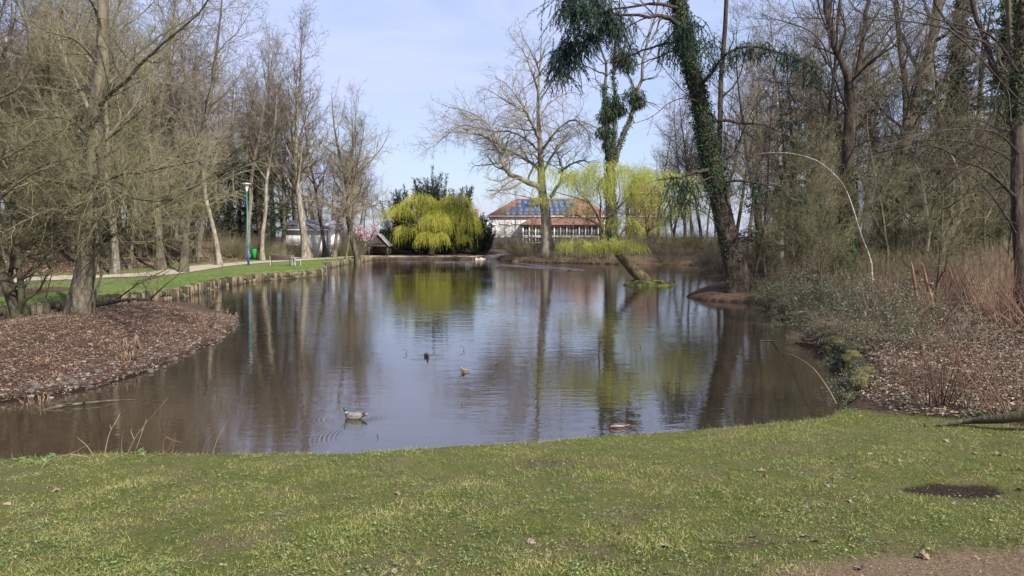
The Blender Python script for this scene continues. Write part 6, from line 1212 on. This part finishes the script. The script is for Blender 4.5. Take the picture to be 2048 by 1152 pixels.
# ------------------------------------------------------------------ ground cover
def surf_n(x, y):
    e = .06; hx = (height(x + e, y) - height(x - e, y)) / (2 * e); hy = (height(x, y + e) - height(x, y - e)) / (2 * e); return unit(np.stack([-hx, -hy, np.ones_like(hx)], 1))
def lawn_ok(x, y):
    s, A = pond_sd(x, y); yb = 12.9 - np.clip((x - 5.2) * 1.6, 0, 2.9) - .05 * np.maximum(x - 7, 0)
    return (s > .04) & np.where(x > 3.5, y < yb + rng.normal(size=len(x)) * .25, (y < 9) | (np.abs(A[:, 0] - .2) < .06)), s
c19 = atz(1900, 990, .65)
def bare(x, y):   # 0..1 how bare the soil is
    d = np.exp(-(((x - c19[0]) / .5) ** 2 + ((y - c19[1]) / .26) ** 2)); tr = np.exp(-np.maximum(0, (y - (4.22 + .25 * (x - 1.2))) / .40) ** 2) * sm((x - .6) / 1.4)
    return np.maximum(np.clip(d * 1.4, 0, 1), tr * .93)
def frustum_pts(n, ymin, ymax, p=1.0):
    """points on the ground in front of the camera, denser close by"""
    u_ = rng.random(n); y = 1 / (1 / ymin + (1 / ymax - 1 / ymin) * u_) if p == 2 else ymin * (ymax / ymin) ** u_
    return rng.uniform(-.78, .78, n) * y, y
DIRT = dirt.reshape(GZ.shape)
n = 420000
x, y = frustum_pts(n, 4.2, 14.5)
okm, s = lawn_ok(x, y); den = np.clip(.55 + .75 * vnoise(x, y, 2.6, 1) + .5 * vnoise(x, y, 7, 4) + .3 * vnoise(x, y, 15, 9), .06, 1) * (1 - bare(x, y)) * (1 - .85 * np.clip(_look([DIRT], x, y)[0], 0, 1)); okm &= rng.random(n) < den; x, y, s = x[okm], y[okm], s[okm]
z = height(x, y); hgt = np.clip(.026 + .026 * vnoise(x, y, 1.7, 3) + .012 * vnoise(x, y, 9, 3) + .012 * (s < .5), .010, .08) * rng.uniform(.4, 1.7, len(x)) * (1 + .25 * (x > 2.5) * (y > 8))
D = rng.normal(size=(len(x), 3)) * [1, 1, .25] * .9 + [0, 0, .75]
g = MB().blades(np.stack([x, y, z - .004], 1), D, hgt, rng.uniform(.004, .008, len(x)))
# overhanging fringe at the shore and taller tussocks by the log
n = 60000; x, y = frustum_pts(n, 8, 15); okm, s = lawn_ok(x, y); okm &= (s < .30) & (vnoise(x, y, 5.5, 6) + .5 * vnoise(x, y, 14, 2) > -.05); x, y = x[okm], y[okm]
g.blades(np.stack([x, y, height(x, y)], 1), rng.normal(size=(len(x), 3)) * [.6, .5, .2] + [0, .3, .8], rng.uniform(.03, .13, len(x)), .006)
# long dry and fresh tufts standing out of the turf
nt_ = 900; tx, ty = frustum_pts(nt_, 4.2, 13.5); okm, s = lawn_ok(tx, ty); okm &= bare(tx, ty) < .4; tx, ty = tx[okm], ty[okm]; q = np.repeat(np.arange(len(tx)), 14)
xx = tx[q] + rng.normal(size=len(q)) * .022; yy = ty[q] + rng.normal(size=len(q)) * .022
g.blades(np.stack([xx, yy, height(xx, yy) - .004], 1), rng.normal(size=(len(q), 3)) * [.7, .7, .15] + [0, 0, .55], rng.uniform(.03, .075, len(q)) * (.6 + .9 * rng.random(len(tx)))[q], .006)
tag(obj('lawn_grass', g.mesh('lawn_grass', M['grass'])), kind='stuff')
# clover and small weeds in the lawn
n = 5200; x, y = frustum_pts(n, 4.2, 11); okm, s = lawn_ok(x, y); okm &= ((vnoise(x, y, 1.4, 8) + vnoise(x, y, 4, 2) ) * .5 > .05 - .25 * rng.random(n)) & (bare(x, y) < .3); x, y = x[okm], y[okm]; z = height(x, y)
k = 4; xx = np.repeat(x, k) + rng.normal(size=len(x) * k) * .03; yy = np.repeat(y, k) + rng.normal(size=len(x) * k) * .03
g = MB().leaves(np.stack([xx, yy, np.repeat(z, k) + .012 + rng.random(len(xx)) * .02], 1), rng.normal(size=(len(xx), 3)) * [1, 1, .25], rng.uniform(.012, .034, len(xx)), rng.uniform(.008, .02, len(xx)), nrm=rng.normal(size=(len(xx), 3)) * .35 + [0, 0, 1])
tag(obj('lawn_weeds', g.mesh('lawn_weeds', M['clover'])), kind='stuff')
# leafy weeds at the left end of the shore
for u, v, lab in [(75, 925, 'leafy green weed tuft at the left end of the front lawn'), (55, 905, 'small bright leafy weed against the brown water at the left'), (260, 905, 'broad-leaved weed under the long straight stalk'), (330, 900, 'tuft of leaves with one dead leaf at the shore'), (1965, 860, 'dark green weed patch in front of the fallen log')]:
    c = atz(u, v, .25); c[2] = H1(c[0], c[1]); m_ = 40; C = np.tile(c, (m_, 1)) + rng.normal(size=(m_, 3)) * [.13, .10, 0]; o = root('leafy_weed', c, lab, 'weed'); part('leaves', MB().leaves(C, rng.normal(size=(m_, 3)) * [1, 1, .3] + [0, 0, .7], rng.uniform(.05, .11, m_), rng.uniform(.03, .05, m_)), M['clover'], o)
# fine debris on the trodden soil and in the lawn
n = 15000; x, y = frustum_pts(n, 4.2, 12); okm, s = lawn_ok(x, y); okm &= rng.random(n) < np.clip(.25 + bare(x, y) + _look([DIRT], x, y)[0], 0, 1); x, y = x[okm], y[okm]
tag(obj('lawn_debris', MB().leaves(np.stack([x, y, height(x, y) + .012], 1), rng.normal(size=(len(x), 3)) * [1, 1, .1], rng.uniform(.008, .035, len(x)), rng.uniform(.004, .012, len(x)), nrm=rng.normal(size=(len(x), 3)) * .3 + [0, 0, 1]).mesh('lawn_debris', M['litter'])), kind='stuff')
# single dead leaves that can be picked out on the lawn
def dead_leaf_mesh(seed):
    r = np.random.default_rng(seed); n = 9; t = np.linspace(0, 1, n); w = np.sin(t * math.pi) ** .7 * .34 * (1 + .45 * np.sin(t * 19 + seed)) + .01; curl = r.uniform(.2, .6)
    c = np.stack([t - .5, r.normal() * .1 * np.sin(t * 3), .05 + .16 * curl * np.cos(t * 5 + seed)], 1); V = []
    for s_, k in ((-1, 1), (-.5, .35), (0, 0), (.5, .35), (1, 1)): V.append(c + np.stack([t * 0, s_ * w, k * w * curl * (1 + .5 * np.sin(t * 9 + s_ * 4))], 1))
    V = np.array(V); i = np.arange(n - 1)[None] + np.arange(4)[:, None] * n; return MB().add(V, None, np.stack([i, i + 1, i + n + 1, i + n], -1).reshape(-1, 4)).mesh('dead_leaf', M['deadleaf'])
M['deadleaf'] = mat('dead_leaf', [(.10, .065, .045), (.20, .14, .105), (.31, .245, .19)], 6, .75, objvar=.4); DL = [dead_leaf_mesh(k) for k in range(6)]
named = {(1845, 1112): 'large curled pale leaf on the bare soil at the lower right', (1508, 1071): 'rolled pinkish-brown leaf beside a bare spot in the lawn', (1616, 1012): 'pale leaf standing upright in the lawn left of the soil hole', (1912, 1008): 'light brown leaf lying in the dark soil hole', (15, 1006): 'pinkish-brown leaf at the very left edge of the lawn', (1800, 920): 'bright whitish leaf in the sunny grass at the right', (1709, 956): 'pale curled leaf above the middle of the right lawn', (1670, 955): 'brown leaf left of the pale curled one', (1525, 940): 'crumpled pair-like brown leaf in the right half of the lawn', (1999, 993): 'pale leaf just right of the soil hole', (795, 985): 'thin pale leaf on the small bare patch in the middle of the lawn', (1065, 1080): 'small pale leaf low in the middle of the lawn', (320, 905): 'tan dead leaf caught in the shore weeds'}
for (u, v), lab in list(named.items()) + [((u, v), None) for u, v in [(1703, 925), (1665, 925), (1845, 915), (1930, 898), (1955, 905), (1996, 908), (1982, 928), (2040, 938), (2040, 978), (1740, 905), (1880, 905), (1530, 952), (1545, 935), (1655, 968), (1520, 1000), (930, 977), (1000, 1145), (790, 1140), (1240, 1066), (1610, 1070), (1630, 1080), (1580, 1020), (1700, 1000), (1400, 960), (170, 980), (112, 980), (560, 1025), (1330, 1090), (1950, 870), (1895, 880), (1720, 830), (1760, 845), (1480, 905), (1840, 990), (1720, 1135)]]:
    c = atz(u, v, .6); z = H1(c[0], c[1])
    for _ in range(3): c = atz(u, v, z + .02); z = H1(c[0], c[1])
    o = obj('dead_leaf', DL[rs.integers(6)], None, (c[0], c[1], z + .008)); sz = {(1845, 1112): .115, (1508, 1071): .09}.get((u, v), rs.uniform(.05, .10)); sz *= .85; o.scale = (sz, sz, sz); o.rotation_euler = (rs.normal() * .3, rs.normal() * .3, rs.random() * 6.28)
    tag(o, lab or 'small curled brown dead leaf lying on the front lawn', 'leaf', 'dead leaves on the front lawn')
# leaf litter: left peninsula, left woodland bank, right bank
def litter(name, n, xr, yr, test, mt, lo, hi, lift=.01, flat=.45, p=False):
    x = rng.uniform(*xr, n); y = rng.uniform(*yr, n); m_ = test(x, y); x, y = x[m_], y[m_]
    tag(obj(name, MB().leaves(np.stack([x, y, height(x, y) + lift + rng.random(len(x)) * .02], 1), rng.normal(size=(len(x), 3)) * [1, 1, .3], rng.uniform(lo, hi, len(x)), rng.uniform(lo * .5, hi * .55, len(x)), nrm=rng.normal(size=(len(x), 3)) * flat + [0, 0, 1]).mesh(name, mt)), kind='stuff')
    return x, y
isP = lambda x, y: (lambda r: (r[0] > .02) & (np.abs(r[1][:, 0] - .10) < .12))(pond_sd(x, y))
litter('peninsula_litter', 120000, (-18, -7), (13, 28), isP, M['litter'], .022, .07)
isR = lambda x, y: (lambda r: (r[0] > .05) & (r[1][:, 0] > .22) & (x > 4) & ~lawn_ok(x, y)[0])(pond_sd(x, y))
litter('right_bank_litter', 62000, (4.5, 17), (9.3, 26), isR, M['litter_dull'], .035, .09)
litter('wood_floor_litter', 26000, (14, 40), (26, 60), isR, M['litter_dull'], .08, .16)
M['litter_bank'] = mat('litter_bank', [(.10, .055, .035), (.24, .145, .10), (.38, .27, .20), (.50, .40, .32)], 3, .8, island=.55, hi=(.15, .85), trans=.1)
litter('leaf_bank_litter', 80000, (-54, -14), (38, 82), lambda x, y: (line_sd(PATH, x, y) > 2.6) & (rng.random(len(x)) < sm((line_sd(PATH, x, y) - 2.6) / 2)), M['litter_bank'], .08, .17)
# stones along the edge of the peninsula
ST3 = MB(); V0, Q0 = lump(2, 3, .5); nst = 1200
x = rng.uniform(-17, -7, nst * 14); y = rng.uniform(13, 27, nst * 14); s, A = pond_sd(x, y); m_ = (s > -.15) & (np.abs(A[:, 0] - .10) < .15) & (rng.random(len(s)) < np.exp(-np.maximum(s, 0) / .9) * .6); x, y = x[m_][:nst], y[m_][:nst]; z = height(x, y)
sz = rng.uniform(.03, .10, len(x)) ** 1.0; a = rng.random(len(x)) * 6.28; sc = sz[:, None] * rng.uniform(.6, 1.3, (len(x), 3)) * [1, 1, .6]
VV = V0[None] * 2 * sc[:, None] * .6; c, s_ = np.cos(a)[:, None], np.sin(a)[:, None]; VV = np.stack([VV[..., 0] * c - VV[..., 1] * s_, VV[..., 0] * s_ + VV[..., 1] * c, VV[..., 2]], -1) + np.stack([x, y, z + sz * .2], 1)[:, None]
ST3.add(VV, None, (Q0[None] + (np.arange(len(x)) * len(V0))[:, None, None]).reshape(-1, 4)); tag(obj('shore_stones', ST3.mesh('shore_stones', M['stone_grey'])), kind='stuff')
# single larger stones that can be picked out
GS = [MB().add(*[lump(3, 80 + k, .55)[0], None, lump(3, 80 + k, .55)[1]]).mesh('stone', M['stone_grey']) for k in range(4)]
for k in range(14):
    u = 60 + k * 22.5 + rs.normal() * 6; v = 796 - (u - 60) * .155 - max(0, u - 240) * .13 - rs.uniform(0, 22); c = atz(u, v, .15); z = H1(c[0], c[1]); c = atz(u, v, max(z, .02))
    o = obj('stone', GS[k % 4], None, (c[0], c[1], max(H1(c[0], c[1]), .0) + .03)); q = rs.uniform(.08, .17); o.scale = (q, q * .8, q * .7); o.rotation_euler[2] = rs.random() * 6.28
    tag(o, 'grey fist-sized stone lying at the waterline of the left peninsula', 'stone', 'stones at the waterline of the peninsula')
# cut stubble clumps on the peninsula
SB = []
for k in range(3):
    nn_ = 34; a = rng.random(nn_) * 6.28; r = .22 * np.sqrt(rng.random(nn_)); S = np.stack([np.cos(a) * r, np.sin(a) * r, a * 0 - .02], 1); P_, R_ = grow(S, np.stack([np.cos(a) * r * 1.2, np.sin(a) * r * 1.2, a * 0 + 1], 1), rng.uniform(.04, .20, nn_), .007, 3, .08, 0, .8); SB.append(MB().tubes(P_, R_, 5, cap=True).mesh('cut_clump', M['stubble'] if 'stubble' in M else M.setdefault('stubble', mat('stubble', [(.05, .03, .02), (.12, .075, .045), (.25, .17, .11)], 6, .85, island=.6))))
for k, (u, v, lab) in enumerate([(432, 605, 'tall orange stubble clump at the far corner of the peninsula'), (448, 625, 'orange cut clump at the very tip of the peninsula'), (465, 636, 'stubble clump right at the tip beside the water'), (428, 634, 'row-like orange stubble left of the tip'), (392, 648, 'orange cut clump on the ridge of the peninsula'), (410, 655, 'orange cut clump on the slope below the tip'), (375, 640, 'small faded cut clump in the middle of the peninsula'), (330, 670, 'reddish cut clump above the waterline stones'), (265, 692, 'dark bushy cut clump with a broken pole'), (240, 700, 'reddish-brown cut clump left of the broken pole'), (250, 715, 'cut clump just above the stones at the middle of the shore'), (78, 738, 'pale yellow stubble clump at the left'), (100, 745, 'second pale stubble clump right of the first at the left'), (138, 735, 'thin pale stubble stems before the waterline at the left'), (70, 770, 'dark mossy clump at the left end of the waterline')]):
    c = atz(u, v, .3); z = H1(c[0], c[1])
    for _ in range(4): c = atz(u, v, max(z, .02)); z = H1(c[0], c[1])
    o = obj('cut_clump', SB[k % 3], None, (c[0], c[1], max(z, 0))); q = rs.uniform(.9, 1.5) if u > 200 else rs.uniform(.9, 1.2); o.scale = (q, q, q * rs.uniform(.8, 1.3)); o.rotation_euler[2] = rs.random() * 6.28; tag(o, lab, 'plant stubble', 'cut clumps on the peninsula')
c = atz(281, 690, .4); stick('broken_pole', 'pale broken pole standing slanted among the cut clumps', 'stick', [[c + [0, 0, -.1], c + [-.06, 0, .12], c + [-.14, 0, .34]]], .025, M['stubble'])
# fallen twigs on the peninsula
for k, (u0, v0, u1, v1) in enumerate([(35, 655, 120, 640), (70, 652, 150, 646), (10, 660, 60, 640)]):
    P_ = [atz(u0 + (u1 - u0) * t_, v0 + (v1 - v0) * t_ - 3 * math.sin(3 * t_), .6) for t_ in np.linspace(0, 1, 5)]
    for q in P_: q[2] = H1(q[0], q[1]) + .03
    stick('fallen_twig', ['long pale twig on the litter left of the big trunk', 'curved pale twig on the litter before the big trunk', 'pale twig at the foot of the multi-stemmed tree'][k], 'twig', [P_], .018, M['bark_pale'])

# grass of the left verge: longer blades over the wall's edge, short ones on the lawn behind
n = 90000; t_ = rng.integers(0, len(W1) - 1, n); f_ = rng.random((n, 1)); q = W1[t_] * (1 - f_) + W1[t_ + 1] * f_; q = q + rng.normal(size=(n, 2)) * .9; s, A = pond_sd(q[:, 0], q[:, 1]); pd_ = np.abs(line_sd(PATH, q[:, 0], q[:, 1])); m_ = (s > .12) & (pd_ > 1.25); q = q[m_]
g = MB().blades(np.stack([q[:, 0], q[:, 1], height(q[:, 0], q[:, 1]) - .01], 1), rng.normal(size=(len(q), 3)) * [.6, .6, .2] + [0, 0, .9], rng.uniform(.05, .14, len(q)), .02)
M['verge'] = mat('verge_grass', [(.08, .13, .03), (.14, .21, .05), (.22, .27, .08)], .8, .6, island=.5, trans=.2, spec=.2)
tag(obj('verge_grass', g.mesh('verge_grass', M['verge'])), kind='stuff')

# broken twigs mixed into the litter of the peninsula and the right bank
for nm, n, xr, yr, tst in (('peninsula_twigs', 9000, (-18, -7), (13, 28), isP), ('right_bank_twigs', 9000, (4.5, 17), (9.6, 26), isR)):
    x = rng.uniform(*xr, n); y = rng.uniform(*yr, n); m_ = tst(x, y); x, y = x[m_], y[m_]; k = len(x)
    P_, R_ = grow(np.stack([x, y, height(x, y) + .02], 1), rng.normal(size=(k, 3)) * [1, 1, .12], rng.uniform(.08, .45, k), rng.uniform(.003, .008, k), 3, .2, 0, .5)
    tag(obj(nm, MB().tubes(P_, R_, 3, spike=True).mesh(nm, M['twig_straw'])), kind='stuff')
